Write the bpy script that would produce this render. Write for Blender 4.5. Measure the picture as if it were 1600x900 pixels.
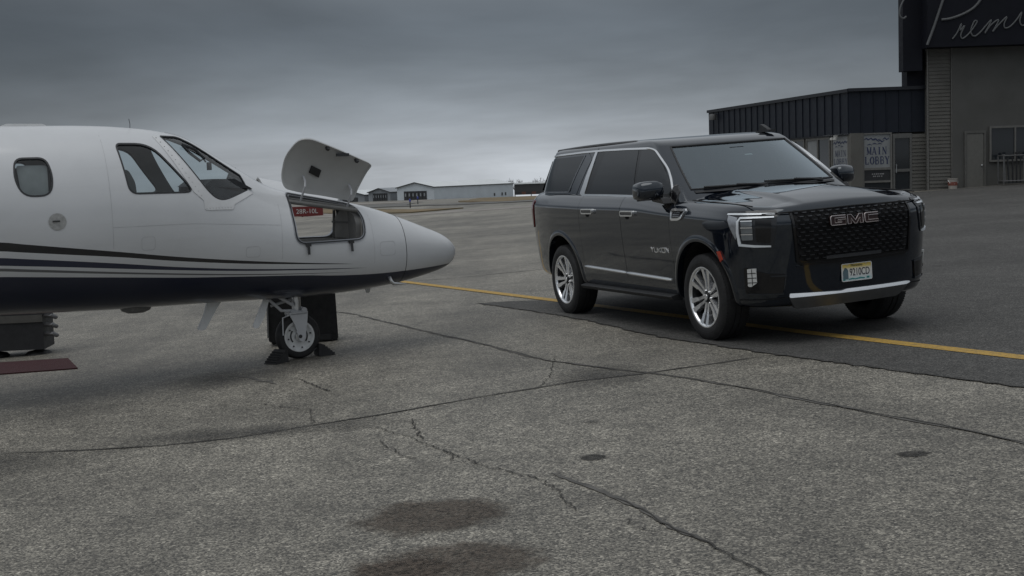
import bpy, bmesh, math, random
from mathutils import Vector, Matrix
random.seed(7)
SC=bpy.context.scene
for _o in list(bpy.data.objects): bpy.data.objects.remove(_o)
# ------------------------------------------------------------------ camera
cam=bpy.data.objects.new('camera',bpy.data.cameras.new('camera'));SC.collection.objects.link(cam)
_r=Vector((0.99939,-0.00309,-0.03486));_f=Vector((0.0,0.99609,-0.08838));_u=Vector((0.03499,0.08832,0.99548))
_m=Matrix((_r,_u,-_f)).transposed().to_4x4();_m.translation=Vector((0,0,1.711));cam.matrix_world=_m
cam.data.sensor_width=36;cam.data.lens=45.0;cam.data.clip_start=.1;cam.data.clip_end=12000
SC.camera=cam
# ------------------------------------------------------------------ colour management
SC.view_settings.view_transform='Standard';SC.view_settings.look='None';SC.view_settings.gamma=1
SC.view_settings.use_curve_mapping=False;SC.view_settings.exposure=-0.16
SC.cycles.max_bounces=8;SC.cycles.transparent_max_bounces=16
# ------------------------------------------------------------------ world: overcast sky
SUN_EL,SUN_AZ=math.radians(73),math.radians(-125)
W=bpy.data.worlds.new('World');SC.world=W;W.use_nodes=True
nt=W.node_tree;N=nt.nodes;Lk=nt.links;N.clear()
def wn(t,**k):
    n=N.new(t)
    for a,b in k.items(): setattr(n,a,b)
    return n
def wmath(op,a,b=None,c=None):
    n=N.new('ShaderNodeMath');n.operation=op
    for i,x in enumerate((a,b,c)):
        if x is None: continue
        if isinstance(x,(int,float)): n.inputs[i].default_value=x
        else: Lk.new(x,n.inputs[i])
    return n.outputs[0]
sky=wn('ShaderNodeTexSky',sky_type='NISHITA',sun_disc=False,sun_elevation=SUN_EL,sun_rotation=SUN_AZ)
tc=wn('ShaderNodeTexCoord');sx=wn('ShaderNodeSeparateXYZ');Lk.new(tc.outputs['Generated'],sx.inputs[0])
# cloud coordinates: direction flattened like a ceiling of cloud seen from below
den=wmath('ADD',wmath('MAXIMUM',sx.outputs[2],0.0),.14)
cx=wmath('DIVIDE',sx.outputs[0],den);cyy=wmath('DIVIDE',sx.outputs[1],den)
cc=wn('ShaderNodeCombineXYZ');Lk.new(cx,cc.inputs[0]);Lk.new(cyy,cc.inputs[1]);cc.inputs[2].default_value=3.7
n1=wn('ShaderNodeTexNoise');n1.inputs['Scale'].default_value=.62;n1.inputs['Detail'].default_value=7;n1.inputs['Roughness'].default_value=.52;n1.inputs['Distortion'].default_value=.35;Lk.new(cc.outputs[0],n1.inputs['Vector'])
n2=wn('ShaderNodeTexNoise');n2.inputs['Scale'].default_value=1.9;n2.inputs['Detail'].default_value=6;n2.inputs['Roughness'].default_value=.5;Lk.new(cc.outputs[0],n2.inputs['Vector'])
cl=wmath('ADD',wmath('MULTIPLY',n1.outputs[0],1.5),wmath('ADD',wmath('MULTIPLY',n2.outputs[0],.50),-.02))   # ~1 mean
el=wn('ShaderNodeValToRGB');Lk.new(wmath('MAXIMUM',sx.outputs[2],0.0),el.inputs[0])
rp=el.color_ramp;rp.interpolation='B_SPLINE'
stops=[(0.0,(.41,.438,.470)),(.018,(.365,.394,.43)),(.042,(.285,.316,.352)),(.085,(.160,.184,.212)),(.135,(.074,.088,.104)),(.20,(.33,.357,.388)),(.34,(.52,.55,.58)),(1,(.56,.586,.612))]
while len(rp.elements)<len(stops): rp.elements.new(.5)
for e,(p,c) in zip(rp.elements,stops): e.position=p;e.color=(*c,1)
# the thinner, paler break in the cloud ahead
az=wmath('ARCTAN2',sx.outputs[0],sx.outputs[1])
gap=wmath('EXPONENT',wmath('MULTIPLY',wmath('POWER',wmath('MULTIPLY',wmath('ADD',az,.02),1/.30),2.0),-.5))
lowf=wn('ShaderNodeMapRange');lowf.inputs[1].default_value=.03;lowf.inputs[2].default_value=.5;lowf.inputs[3].default_value=1;lowf.inputs[4].default_value=0;Lk.new(sx.outputs[2],lowf.inputs[0])
bankl=wmath('EXPONENT',wmath('MULTIPLY',wmath('POWER',wmath('MULTIPLY',wmath('ADD',az,.40),1/.15),2.0),-.5))
bankr=wmath('EXPONENT',wmath('MULTIPLY',wmath('POWER',wmath('MULTIPLY',wmath('ADD',az,-.36),1/.14),2.0),-.5))
amp=wmath('ADD',1.0,wmath('MULTIPLY',lowf.outputs[0],wmath('SUBTRACT',wmath('MULTIPLY',gap,.34),wmath('ADD',wmath('MULTIPLY',bankl,.58),wmath('MULTIPLY',bankr,.50)))))
val=wmath('MULTIPLY',amp,wmath('ADD',.22,wmath('MULTIPLY',cl,.76)))
mul=wn('ShaderNodeMix',data_type='RGBA',blend_type='MULTIPLY');mul.inputs[0].default_value=1;Lk.new(el.outputs[0],mul.inputs[6])
g3=wn('ShaderNodeCombineColor')
for i in range(3): Lk.new(val,g3.inputs[i])
Lk.new(g3.outputs[0],mul.inputs[7])
sc10=wn('ShaderNodeMix',data_type='RGBA',blend_type='MULTIPLY');sc10.inputs[0].default_value=1;Lk.new(mul.outputs[2],sc10.inputs[6]);sc10.inputs[7].default_value=(10,10,10,1)
mx=wn('ShaderNodeMix',data_type='RGBA');mx.inputs[0].default_value=.95;mx.clamp_factor=True;Lk.new(sky.outputs[0],mx.inputs[6]);Lk.new(sc10.outputs[2],mx.inputs[7])
bg=wn('ShaderNodeBackground');bg.inputs[1].default_value=.1;Lk.new(mx.outputs[2],bg.inputs[0])
ow=wn('ShaderNodeOutputWorld');Lk.new(bg.outputs[0],ow.inputs[0])
# ------------------------------------------------------------------ sun, veiled by cloud
sun=bpy.data.objects.new('sun',bpy.data.lights.new('sun','SUN'));SC.collection.objects.link(sun)
sun.data.energy=1.0;sun.data.angle=math.radians(48);sun.data.color=(1,.985,.96)
_d=Vector((math.sin(SUN_AZ)*math.cos(SUN_EL),math.cos(SUN_AZ)*math.cos(SUN_EL),math.sin(SUN_EL)))
sun.rotation_euler=(-_d).to_track_quat('-Z','Y').to_euler()

# ------------------------------------------------------------------ materials
class NT:
    def __init__(s,name):
        s.m=bpy.data.materials.new(name);s.m.use_nodes=True;s.t=s.m.node_tree;s.N=s.t.nodes;s.L=s.t.links
        s.b=s.N.get('Principled BSDF');s.out=s.N.get('Material Output')
    def n(s,t,ins=None,**k):
        n=s.N.new(t)
        for a,b in k.items(): setattr(n,a,b)
        for i,x in (ins or {}).items(): s.put(n.inputs[i],x)
        return n
    def put(s,inp,x):
        if hasattr(x,'is_output'): s.L.new(x,inp)
        else: inp.default_value=x
    def math(s,op,a,b=None,c=None):
        n=s.N.new('ShaderNodeMath');n.operation=op
        for i,x in enumerate((a,b,c)):
            if x is not None: s.put(n.inputs[i],x)
        return n.outputs[0]
    def obj(s): return s.n('ShaderNodeTexCoord').outputs['Object']
    def noise(s,vec,scale,detail=4,rough=.55,dist=0):
        return s.n('ShaderNodeTexNoise',{'Vector':vec,'Scale':scale,'Detail':detail,'Roughness':rough,'Distortion':dist}).outputs[0]
    def ramp(s,f,st,interp='LINEAR'):
        n=s.n('ShaderNodeValToRGB',{0:f});r=n.color_ramp;r.interpolation=interp
        while len(r.elements)<len(st): r.elements.new(.5)
        for e,(p,c) in zip(r.elements,st): e.position=p;e.color=(*c,1) if len(c)==3 else c
        return n.outputs[0]
    def mix(s,f,a,b,mode='MIX'):
        n=s.n('ShaderNodeMix',data_type='RGBA',blend_type=mode)
        s.put(n.inputs[0],f);s.put(n.inputs[6],a);s.put(n.inputs[7],b);return n.outputs[2]
    def rng(s,f,a,b,c,d):
        return s.n('ShaderNodeMapRange',{0:f,1:a,2:b,3:c,4:d}).outputs[0]
    def bump(s,h,st,dist=.01):
        n=s.n('ShaderNodeBump',{'Strength':st,'Distance':dist,'Height':h});s.L.new(n.outputs[0],s.b.inputs['Normal'])
    def set(s,**k):
        for a,b in k.items(): s.put(s.b.inputs[a.replace('_',' ')],b)
def c4(c): return (c[0],c[1],c[2],1)
_mc={}
def mat(name,col,rough=.5,metal=0,var=.12,vs=9,coat=0,spec=.5,bump=0,bs=60,dirt=0):
    if name in _mc: return _mc[name]
    q=NT(name);v=q.obj();nz=q.noise(v,vs,5)
    k=q.rng(nz,.3,.7,1-var,1+var)
    cc=q.n('ShaderNodeCombineColor',{0:k,1:k,2:k}).outputs[0]
    base=q.mix(1.0,c4(col),cc,'MULTIPLY')
    if dirt:
        d=q.rng(q.noise(v,vs*.35,7,.65,.6),.5,.78,0,dirt);base=q.mix(d,base,(.10,.09,.075,1))
    q.set(Base_Color=base,Metallic=metal,Coat_Weight=coat,Coat_Roughness=.04)
    q.b.inputs['Specular IOR Level'].default_value=spec
    q.put(q.b.inputs['Roughness'],q.rng(q.noise(v,vs*2.3,4),.3,.7,max(.02,rough*.85),min(1,rough*1.15)))
    if bump: q.bump(q.noise(v,bs,5),bump,.004)
    _mc[name]=q.m;return q.m
def glass_mat(name,tint,refl=1.0,rough=.02,fk=1.6):
    q=NT(name);q.N.remove(q.b)
    tr=q.n('ShaderNodeBsdfTransparent',{0:c4(tint)});gl=q.n('ShaderNodeBsdfGlossy',{0:c4(refl) if isinstance(refl,tuple) else (refl,refl,refl,1),1:rough})
    bf=q.n('ShaderNodeNewGeometry').outputs['Backfacing'];lw=q.n('ShaderNodeFresnel',{0:q.rng(bf,0,1,1.5,1/1.5)})
    ms=q.n('ShaderNodeMixShader',{0:q.math('MINIMUM',q.math('MULTIPLY',lw.outputs[0],fk),1.0),1:tr.outputs[0],2:gl.outputs[0]})
    q.L.new(ms.outputs[0],q.out.inputs[0]);return q.m

# ------------------------------------------------------------------ mesh helpers
class MB:
    def __init__(s): s.v=[];s.f=[];s.i=[]
    def add(s,v,f,mi=0):
        b=len(s.v);s.v+=[tuple(p) for p in v];s.f+=[tuple(b+k for k in q) for q in f];s.i+=[mi]*len(f);return s
    def box(s,c,d,mi=0,R=None,taper=1.0):
        hx,hy,hz=d[0]/2,d[1]/2,d[2]/2;P=[]
        for z in(-1,1):
            t=taper if z>0 else 1
            for x,y in((-1,-1),(1,-1),(1,1),(-1,1)):
                p=Vector((x*hx*t,y*hy*t,z*hz))
                if R: p=R@p
                P.append(p+Vector(c))
        return s.add(P,[(3,2,1,0),(4,5,6,7),(0,1,5,4),(1,2,6,5),(2,3,7,6),(3,0,4,7)],mi)
    def bar(s,a,b,w,h,mi=0,up=(0,0,1),w2=None,h2=None):
        a,b=Vector(a),Vector(b);d=(b-a).normalized();u=Vector(up)
        sd=d.cross(u)
        if sd.length<1e-4: sd=d.cross(Vector((1,0,0)))
        sd.normalize();u=sd.cross(d);w2=w if w2 is None else w2;h2=h if h2 is None else h2;P=[]
        for p,ww,hh in((a,w,h),(b,w2,h2)):
            for i,j in((-1,-1),(1,-1),(1,1),(-1,1)): P.append(p+sd*i*ww/2+u*j*hh/2)
        return s.add(P,[(3,2,1,0),(4,5,6,7),(0,1,5,4),(1,2,6,5),(2,3,7,6),(3,0,4,7)],mi)
    def tube(s,pts,r,n=8,mi=0,closed=False):
        P=[Vector(p) for p in pts];R=r if isinstance(r,(list,tuple)) else [r]*len(P);V=[];Fc=[];k=len(P)
        up=None
        for i,p in enumerate(P):
            if closed: t=(P[(i+1)%k]-P[i-1])
            else: t=(P[min(i+1,k-1)]-P[max(i-1,0)])
            t.normalize()
            if up is None:
                up=Vector((0,0,1)) if abs(t.z)<.9 else Vector((1,0,0))
            a=t.cross(up)
            if a.length<1e-5: a=t.cross(Vector((0.3,1,.2)))
            a.normalize();up=a.cross(t).normalized()
            for j in range(n):
                q=2*math.pi*j/n;V.append(p+(a*math.cos(q)+up*math.sin(q))*R[i])
        for i in range(k if closed else k-1):
            for j in range(n):
                i2=(i+1)%k;Fc.append((i*n+j,i*n+(j+1)%n,i2*n+(j+1)%n,i2*n+j))
        if not closed: Fc.append(tuple(range(n))[::-1]);Fc.append(tuple((k-1)*n+j for j in range(n)))
        return s.add(V,Fc,mi)
    def lathe(s,prof,n=48,mi=0,o=(0,0,0),ax='y',closed=False):
        # prof: (radius, axial) ; revolve round local axis
        V=[];Fc=[];k=len(prof)
        for i in range(n):
            q=2*math.pi*i/n;c,sn=math.cos(q),math.sin(q)
            for r,h in prof:
                V.append({'y':(o[0]+r*c,o[1]+h,o[2]+r*sn),'z':(o[0]+r*c,o[1]+r*sn,o[2]+h),'x':(o[0]+h,o[1]+r*c,o[2]+r*sn)}[ax])
        for i in range(n):
            for j in range(k if closed else k-1):
                i2=(i+1)%n;j2=(j+1)%k;Fc.append((i*k+j,i2*k+j,i2*k+j2,i*k+j2))
        return s.add(V,Fc,mi)
    def prism(s,poly,fn,a,b,mi=0):
        n=len(poly);V=[fn(u,v,a) for u,v in poly]+[fn(u,v,b) for u,v in poly]
        return s.add(V,[tuple(range(n))[::-1],tuple(range(n,2*n))]+[(i,(i+1)%n,n+(i+1)%n,n+i) for i in range(n)],mi)
    def patch(s,poly,fn,du=.1,dv=.1,off=0,back=None,mi=0):
        bm=bmesh.new();vs=[bm.verts.new((u,v,0)) for u,v in poly];bm.faces.new(vs)
        us=[p[0] for p in poly];ws=[p[1] for p in poly]
        for lo,hi,d,ax in((min(us),max(us),du,0),(min(ws),max(ws),dv,1)):
            if not d: continue
            n=int((hi-lo)/d)
            for i in range(1,n+1):
                c=lo+(hi-lo)*i/(n+1);co=(c,0,0) if ax==0 else (0,c,0);no=(1,0,0) if ax==0 else (0,1,0)
                bmesh.ops.bisect_plane(bm,geom=bm.verts[:]+bm.edges[:]+bm.faces[:],dist=1e-6,plane_co=co,plane_no=no)
        bmesh.ops.triangulate(bm,faces=[f for f in bm.faces if len(f.verts)>4])
        bm.verts.index_update();V=[fn(v.co.x,v.co.y,off) for v in bm.verts];Fc=[tuple(v.index for v in f.verts) for f in bm.faces]
        if back is not None:
            idx={}
            def bk(v):
                if v.index not in idx: idx[v.index]=len(V);V.append(fn(v.co.x,v.co.y,back))
                return idx[v.index]
            for e in bm.edges:
                if len(e.link_faces)==1:
                    l=e.link_loops[0];a,b=l.vert,l.link_loop_next.vert
                    Fc.append((b.index,a.index,bk(a),bk(b)))
        bm.free();return s.add(V,Fc,mi)
    def ribbon(s,pts,w,fn,off=0,back=None,mi=0,closed=False):
        k=len(pts);Wd=w if isinstance(w,(list,tuple)) else [w]*k;Lf=[];Rt=[]
        tot=sum(math.hypot(pts[i+1][0]-pts[i][0],pts[i+1][1]-pts[i][1]) for i in range(k-1));sg=max(.05,tot/70);P2=[];W2=[]
        for i in range(k if closed else k-1):
            p,q=pts[i],pts[(i+1)%k];nn=max(1,int(math.hypot(q[0]-p[0],q[1]-p[1])/sg))
            for j in range(nn):
                t=j/nn;P2.append((p[0]+(q[0]-p[0])*t,p[1]+(q[1]-p[1])*t));W2.append(Wd[i]+(Wd[(i+1)%k]-Wd[i])*t)
        if not closed: P2.append(pts[-1]);W2.append(Wd[-1])
        pts,Wd,k=P2,W2,len(P2)
        for i,(u,v) in enumerate(pts):
            a=pts[i-1] if (i>0 or closed) else pts[i];b=pts[(i+1)%k] if (i<k-1 or closed) else pts[i]
            dx,dy=b[0]-a[0],b[1]-a[1];L=math.hypot(dx,dy) or 1;nx,ny=-dy/L,dx/L;h=Wd[i]/2
            Lf.append((u+nx*h,v+ny*h));Rt.append((u-nx*h,v-ny*h))
        V=[fn(*p,off) for p in Lf]+[fn(*p,off) for p in Rt];Fc=[];m=k if closed else k-1
        for i in range(m): j=(i+1)%k;Fc.append((i,k+i,k+j,j))
        if back is not None:
            V+=[fn(*p,back) for p in Lf]+[fn(*p,back) for p in Rt]
            for i in range(m): j=(i+1)%k;Fc+=[(2*k+i,i,j,2*k+j),(k+i,3*k+i,3*k+j,k+j)]
            if not closed: Fc+=[(0,2*k,3*k,k),(k-1,2*k-1,4*k-1,3*k-1)]
        return s.add(V,Fc,mi)
    def mesh(s,name,mats,angle=35,smooth=True,recalc=True):
        me=bpy.data.meshes.new(name);me.from_pydata(s.v,[],s.f)
        for m in mats: me.materials.append(m)
        if len(mats)>1: me.polygons.foreach_set('material_index',s.i)
        if recalc:
            bm=bmesh.new();bm.from_mesh(me);bmesh.ops.recalc_face_normals(bm,faces=bm.faces);bm.to_mesh(me);bm.free()
        if smooth:
            me.shade_smooth();me.set_sharp_from_angle(angle=math.radians(angle))
        me.update();return me
def link(name,me,parent=None):
    o=bpy.data.objects.new(name,me);SC.collection.objects.link(o)
    if parent: o.parent=parent
    return o
def build(name,mb,mats,parent=None,angle=35,smooth=True,recalc=True):
    if not isinstance(mats,(list,tuple)): mats=[mats]
    return link(name,mb.mesh(name,mats,angle,smooth,recalc),parent)
def tag(o,label=None,cat=None,group=None,kind=None):
    if label: o['label']=label
    if cat: o['category']=cat
    if group: o['group']=group
    if kind: o['kind']=kind
    return o
def empty(name,loc=(0,0,0),M=None,**k):
    o=bpy.data.objects.new(name,None);SC.collection.objects.link(o);o.empty_display_size=.2
    if M is not None: o.matrix_world=M
    else: o.location=loc
    return tag(o,**k)
def rounded(poly,r,n=5):
    out=[];k=len(poly);R=r if isinstance(r,(list,tuple)) else [r]*k
    for i in range(k):
        p=Vector(poly[i]);a=Vector(poly[i-1]);b=Vector(poly[(i+1)%k]);q=R[i]
        if q<=0: out.append(tuple(p));continue
        d1=min(q,(a-p).length*.48);d2=min(q,(b-p).length*.48)
        s_=p+(a-p).normalized()*d1;e=p+(b-p).normalized()*d2
        for j in range(n+1):
            t=j/n;out.append(tuple(s_*(1-t)**2+p*2*t*(1-t)+e*t*t))
    return out
def boolean(ob,cutter,op='DIFFERENCE'):
    m=ob.modifiers.new('cut','BOOLEAN');m.operation=op;m.object=cutter;m.solver='EXACT'
    try: m.material_mode='TRANSFER'
    except Exception: pass
    dg=bpy.context.evaluated_depsgraph_get();dg.update()
    me=bpy.data.meshes.new_from_object(ob.evaluated_get(dg));ob.modifiers.clear();old=ob.data;ob.data=me;bpy.data.meshes.remove(old)
def drop(o):
    d=o.data;bpy.data.objects.remove(o);bpy.data.meshes.remove(d)
def text_mesh(s,size,extrude=.002,align='CENTER'):
    cu=bpy.data.curves.new('t','FONT');cu.body=s;cu.size=size;cu.extrude=extrude;cu.align_x=align;cu.align_y='CENTER'
    o=bpy.data.objects.new('t',cu);SC.collection.objects.link(o)
    dg=bpy.context.evaluated_depsgraph_get();me=bpy.data.meshes.new_from_object(o.evaluated_get(dg))
    bpy.data.objects.remove(o);bpy.data.curves.remove(cu);return me
def put_text(name,s,size,M,material,parent=None,extrude=.002,sxs=1.0):
    me=text_mesh(s,size,extrude);me.transform(M@Matrix.Diagonal((sxs,1,1,1)));me.materials.clear();me.materials.append(material)
    return link(name,me,parent)
def XZ(y): return lambda u,v,o=0:(u,y-o,v)     # a wall plane facing -Y

WHITE=mat('white_paint',(.72,.73,.73),.3,var=.05)
BLACKR=mat('black_rubber',(.018,.018,.019),.75,var=.25,bump=.3)
BLACKP=mat('black_plastic',(.02,.021,.023),.5,var=.2)
STEEL=mat('steel',(.55,.56,.57),.32,1,var=.1)
CHROME=mat('chrome',(.88,.89,.90),.16,.85,var=.03)
SATIN=mat('satin_metal',(.36,.37,.39),.35,1,var=.08)
DARKG=mat('dark_gasket',(.03,.032,.035),.6)
ALU=mat('painted_aluminium',(.50,.51,.53),.42,var=.07)
def _pchip(tab):
    X=[p[0] for p in tab];Y=[p[1] for p in tab];n=len(X)
    h=[X[i+1]-X[i] for i in range(n-1)];d=[(Y[i+1]-Y[i])/h[i] for i in range(n-1)]
    m=[0.0]*n;m[0]=d[0];m[-1]=d[-1]
    for i in range(1,n-1):
        if d[i-1]*d[i]>0:
            w1=2*h[i]+h[i-1];w2=h[i]+2*h[i-1];m[i]=(w1+w2)/(w1/d[i-1]+w2/d[i])
    def f(x):
        if x<=X[0]: return Y[0]
        if x>=X[-1]: return Y[-1]
        lo,hi=0,n-1
        while hi-lo>1:
            k=(lo+hi)//2
            if X[k]<=x: lo=k
            else: hi=k
        i=lo;t=(x-X[i])/h[i];t2=t*t;t3=t2*t
        return (2*t3-3*t2+1)*Y[i]+(t3-2*t2+t)*h[i]*m[i]+(-2*t3+3*t2)*Y[i+1]+(t3-t2)*h[i]*m[i+1]
    return f
def catmull(P,n=12):
    out=[];N=len(P)
    for i in range(N-1):
        p0=P[i-1] if i>0 else tuple(2*a-b for a,b in zip(P[0],P[1]))
        p1,p2=P[i],P[i+1]
        p3=P[i+2] if i+2<N else tuple(2*a-b for a,b in zip(P[-1],P[-2]))
        for k in range(n):
            t=k/n
            out.append(tuple(.5*(2*b+(c-a)*t+(2*a-5*b+4*c-d)*t*t+(3*b-a-3*c+d)*t**3) for a,b,c,d in zip(p0,p1,p2,p3)))
    out.append(P[-1]);return out
# plan outline of the car body, half, from front centre round to rear centre (x, y>=0)
PLAN=[(4.43,0),(4.425,.25),(4.40,.5),(4.36,.68),(4.29,.82),(4.18,.93),(4.01,1.005),(3.72,1.035),(3.0,1.04),(1.5,1.04),(0,1.035),(-.5,1.015),(-.9,.965),(-1.13,.90),(-1.27,.78),(-1.33,.55),(-1.345,0)]
_pp=catmull(PLAN,24)
_aa=[0.0]
for _i in range(1,len(_pp)):
    _aa.append(_aa[-1]+((_pp[_i][0]-_pp[_i-1][0])**2+(_pp[_i][1]-_pp[_i-1][1])**2)**.5)
_px=_pchip([(a,p[0]) for a,p in zip(_aa,_pp)]);_py=_pchip([(a,p[1]) for a,p in zip(_aa,_pp)])
ALEN=_aa[-1]
def plan(a):
    s=1 if a>=0 else -1;a=abs(a)
    e=.004
    x,y=_px(a),_py(a);dx,dy=_px(a+e)-_px(a-e if a>e else 0),_py(a+e)-_py(a-e if a>e else 0)
    if a>ALEN-e: dx,dy=0,-1
    L=(dx*dx+dy*dy)**.5 or 1
    return x,y*s,-(-dy)/L,-dx/L*s   # normal: outward
zt=_pchip([(-1.4,1.44),(0,1.425),(.6,1.41),(2.0,1.385),(2.7,1.335),(2.85,1.325),(3.2,1.305),(4.0,1.26),(4.4,1.225)])
zb=_pchip([(-1.4,.45),(-.6,.40),(.6,.36),(3.0,.35),(4.0,.34),(4.45,.34)])
inset=_pchip([(0,.15),(.03,.08),(.12,.05),(.3,.03),(.5,.01),(.66,0),(.82,-.004),(.87,-.002),(.893,.010),(.93,.032),(.965,.06),(1,.105)])
def F(a,z,off=0.0):
    x,y,nx,ny=plan(a)
    v=(z-zb(x))/(zt(x)-zb(x));v=min(1,max(0,v))
    d=off-inset(v)
    return x+nx*d,y+ny*d,z
# ================================================================== GROUND
def gz(x,y):
    t=min(1,max(0,(y-60)/80));t=t*t*(3-2*t);k=min(1,max(0,(y-100)/330))
    far=1.711-y*(.0205-.0033*k)
    return (1-t)*.04446*min(45,max(-45,x))+t*far
def GR(x,y,o=0): return (x,y,gz(x,y)+o)
def ground_mats():
    q=NT('weathered_concrete');v=q.obj()
    vor=q.n('ShaderNodeTexVoronoi',{'Vector':v,'Scale':105.0,'Randomness':1.0})
    sp=q.n('ShaderNodeSeparateColor',{0:vor.outputs['Color']}).outputs[0]
    stone=q.ramp(sp,[(0,(.040,.037,.032)),(.28,(.098,.091,.077)),(.62,(.190,.177,.148)),(.88,(.28,.261,.216)),(1,(.44,.411,.348))])
    vor2=q.n('ShaderNodeTexVoronoi',{'Vector':v,'Scale':48.0});sp2=q.n('ShaderNodeSeparateColor',{0:vor2.outputs['Color']}).outputs[1]
    coarse=q.rng(sp2,0,1,.76,1.26)
    k=q.rng(q.noise(v,3.1,6,.6),.3,.7,.80,1.2);k2=q.math('MULTIPLY',q.rng(q.noise(v,.36,7,.62,.5),.32,.68,.66,1.26),q.rng(q.noise(v,.11,4,.6),.35,.65,.84,1.14));k3=q.rng(q.noise(v,14,3,.6),.3,.7,.82,1.18)
    lanes=q.rng(q.noise(q.n('ShaderNodeMapping',{0:v,2:(0,0,.42),3:(.9,.10,1)}).outputs[0],1.5,5,.6),.35,.65,.86,1.12)
    slab=q.rng(q.n('ShaderNodeSeparateColor',{0:q.n('ShaderNodeTexVoronoi',{'Vector':q.n('ShaderNodeVectorMath',{0:v,1:q.n('ShaderNodeTexNoise',{'Vector':v,'Scale':.8,'Detail':4.0}).outputs['Color']},operation='ADD').outputs[0],'Scale':.21}).outputs['Color']}).outputs[0],0,1,.90,1.10)
    k2=q.math('MULTIPLY',k2,q.math('MULTIPLY',lanes,slab))
    pits=q.rng(q.noise(v,30,3,.8),.62,.74,1,.55)
    kk=q.math('MULTIPLY',q.math('MULTIPLY',q.math('MULTIPLY',k,k2),q.math('MULTIPLY',k3,coarse)),pits)
    col=q.mix(1.0,stone,q.n('ShaderNodeCombineColor',{0:kk,1:kk,2:kk}).outputs[0],'MULTIPLY')
    st=q.rng(q.noise(v,.9,7,.68,.8),.60,.74,0,.45);col=q.mix(st,col,(.10,.090,.075,1))
    # towards the distance single stones average out
    cd=q.n('ShaderNodeSeparateXYZ',{0:v});fr=q.rng(cd.outputs[1],18,40,0,1)
    kf=q.math('MULTIPLY',k,k2);mean=q.mix(1.0,(.182,.170,.143,1),q.n('ShaderNodeCombineColor',{0:kf,1:kf,2:kf}).outputs[0],'MULTIPLY')
    streak=q.rng(q.noise(q.n('ShaderNodeMapping',{0:v,3:(.05,.35,1)}).outputs[0],1.0,5,.6),.3,.7,.78,1.2)
    mean=q.mix(1.0,mean,q.n('ShaderNodeCombineColor',{0:streak,1:streak,2:streak}).outputs[0],'MULTIPLY')
    col=q.mix(fr,col,mean)
    q.set(Base_Color=col,Roughness=.60);q.b.inputs['Specular IOR Level'].default_value=.62
    h=q.math('ADD',q.math('MULTIPLY',vor.outputs['Distance'],-.9),q.math('MULTIPLY',q.noise(v,45,4,.7),.7))
    q.bump(h,.42,.010)
    a=q.m
    q=NT('dark_asphalt');v=q.obj()
    vor=q.n('ShaderNodeTexVoronoi',{'Vector':v,'Scale':95.0});sp=q.n('ShaderNodeSeparateColor',{0:vor.outputs['Color']}).outputs[0]
    stone=q.ramp(sp,[(0,(.03,.03,.03)),(.5,(.066,.065,.062)),(.9,(.098,.095,.089)),(1,(.16,.155,.145))])
    kk=q.math('MULTIPLY',q.rng(q.noise(v,.5,6,.6,.5),.3,.7,.78,1.25),q.rng(q.noise(v,6,5,.6),.3,.7,.85,1.15))
    col=q.mix(1.0,stone,q.n('ShaderNodeCombineColor',{0:kk,1:kk,2:kk}).outputs[0],'MULTIPLY')
    q.set(Base_Color=col,Roughness=.8);q.b.inputs['Specular IOR Level'].default_value=.3
    q.bump(q.math('ADD',vor.outputs['Distance'],q.noise(v,80,3)),.35,.008)
    return a,q.m
CONC,ASPH=ground_mats()
def axis(pts):
    out=[]
    for (a,b,n) in pts: out+=[a+(b-a)*i/n for i in range(n)]
    out.append(pts[-1][1]);return out
gxs=axis([(-3000,-400,8),(-400,-60,12),(-60,60,40),(60,400,12),(400,3000,8)])
gys=axis([(-60,0,4),(0,60,20),(60,160,40),(160,520,30),(520,6000,14)])
mb=MB();nx=len(gxs)
mb.add([GR(x,y) for y in gys for x in gxs],[(j*nx+i,j*nx+i+1,(j+1)*nx+i+1,(j+1)*nx+i) for j in range(len(gys)-1) for i in range(nx-1)])
tag(build('ground',mb,CONC,angle=80),kind='structure')
def sheet(name,poly,o,m,du=None,dv=None):
    b=MB();b.patch(poly,GR,du,dv,off=o,back=-.03 if o>.01 else None);return tag(build(name,b,m,angle=80),kind='structure')
def jag(pts,step,amp):
    out=[]
    for i in range(len(pts)-1):
        (x0,y0),(x1,y1)=pts[i],pts[i+1];L=math.hypot(x1-x0,y1-y0);n=max(1,int(L/step))
        for k in range(n):
            t=k/n;out.append((x0+(x1-x0)*t+random.uniform(-amp,amp),y0+(y1-y0)*t+random.uniform(-amp,amp)))
    out.append(pts[-1]);return out
edge=jag([(-.49,17.36),(.15,15.98),(.72,14.66),(1.48,12.4),(2.22,10.83),(2.88,9.59),(3.43,8.55),(4.6,6.4),(7.5,1.2)],.07,.020)
sheet('asphalt_pavement',edge+[(30,1.2),(30,44),(9,44.0),(8.3,40),(6.0,30),(2.0,19),(.56,16.95),(-.01,17.25)],.004,ASPH,2.5,2.5)
YEL=NT('worn_yellow_paint');_v=YEL.obj()
YEL.set(Base_Color=YEL.mix(YEL.rng(YEL.noise(_v,22,9,.8),.46,.66,0,.85),(.46,.285,.055,1),(.12,.10,.06,1)),Roughness=.7);YEL=YEL.m
def line(name,pts,w,o,m,jit=.0,kind='structure'):
    b=MB();b.ribbon(pts,w,GR,off=o);return tag(build(name,b,m,angle=80),kind=kind)
ypts=[(-5.0,28.4),(-2.95,24.5),(-1.83,22.05),(.57,16.85),(2.73,12.07),(3.9,9.70),(5.6,6.2),(8,1.2)]
yp=[];
for i in range(len(ypts)-1):
    for k in range(8): t=k/8;yp.append((ypts[i][0]+(ypts[i+1][0]-ypts[i][0])*t,ypts[i][1]+(ypts[i+1][1]-ypts[i][1])*t))
line('taxi_line',yp,.155,.008,YEL)
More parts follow.
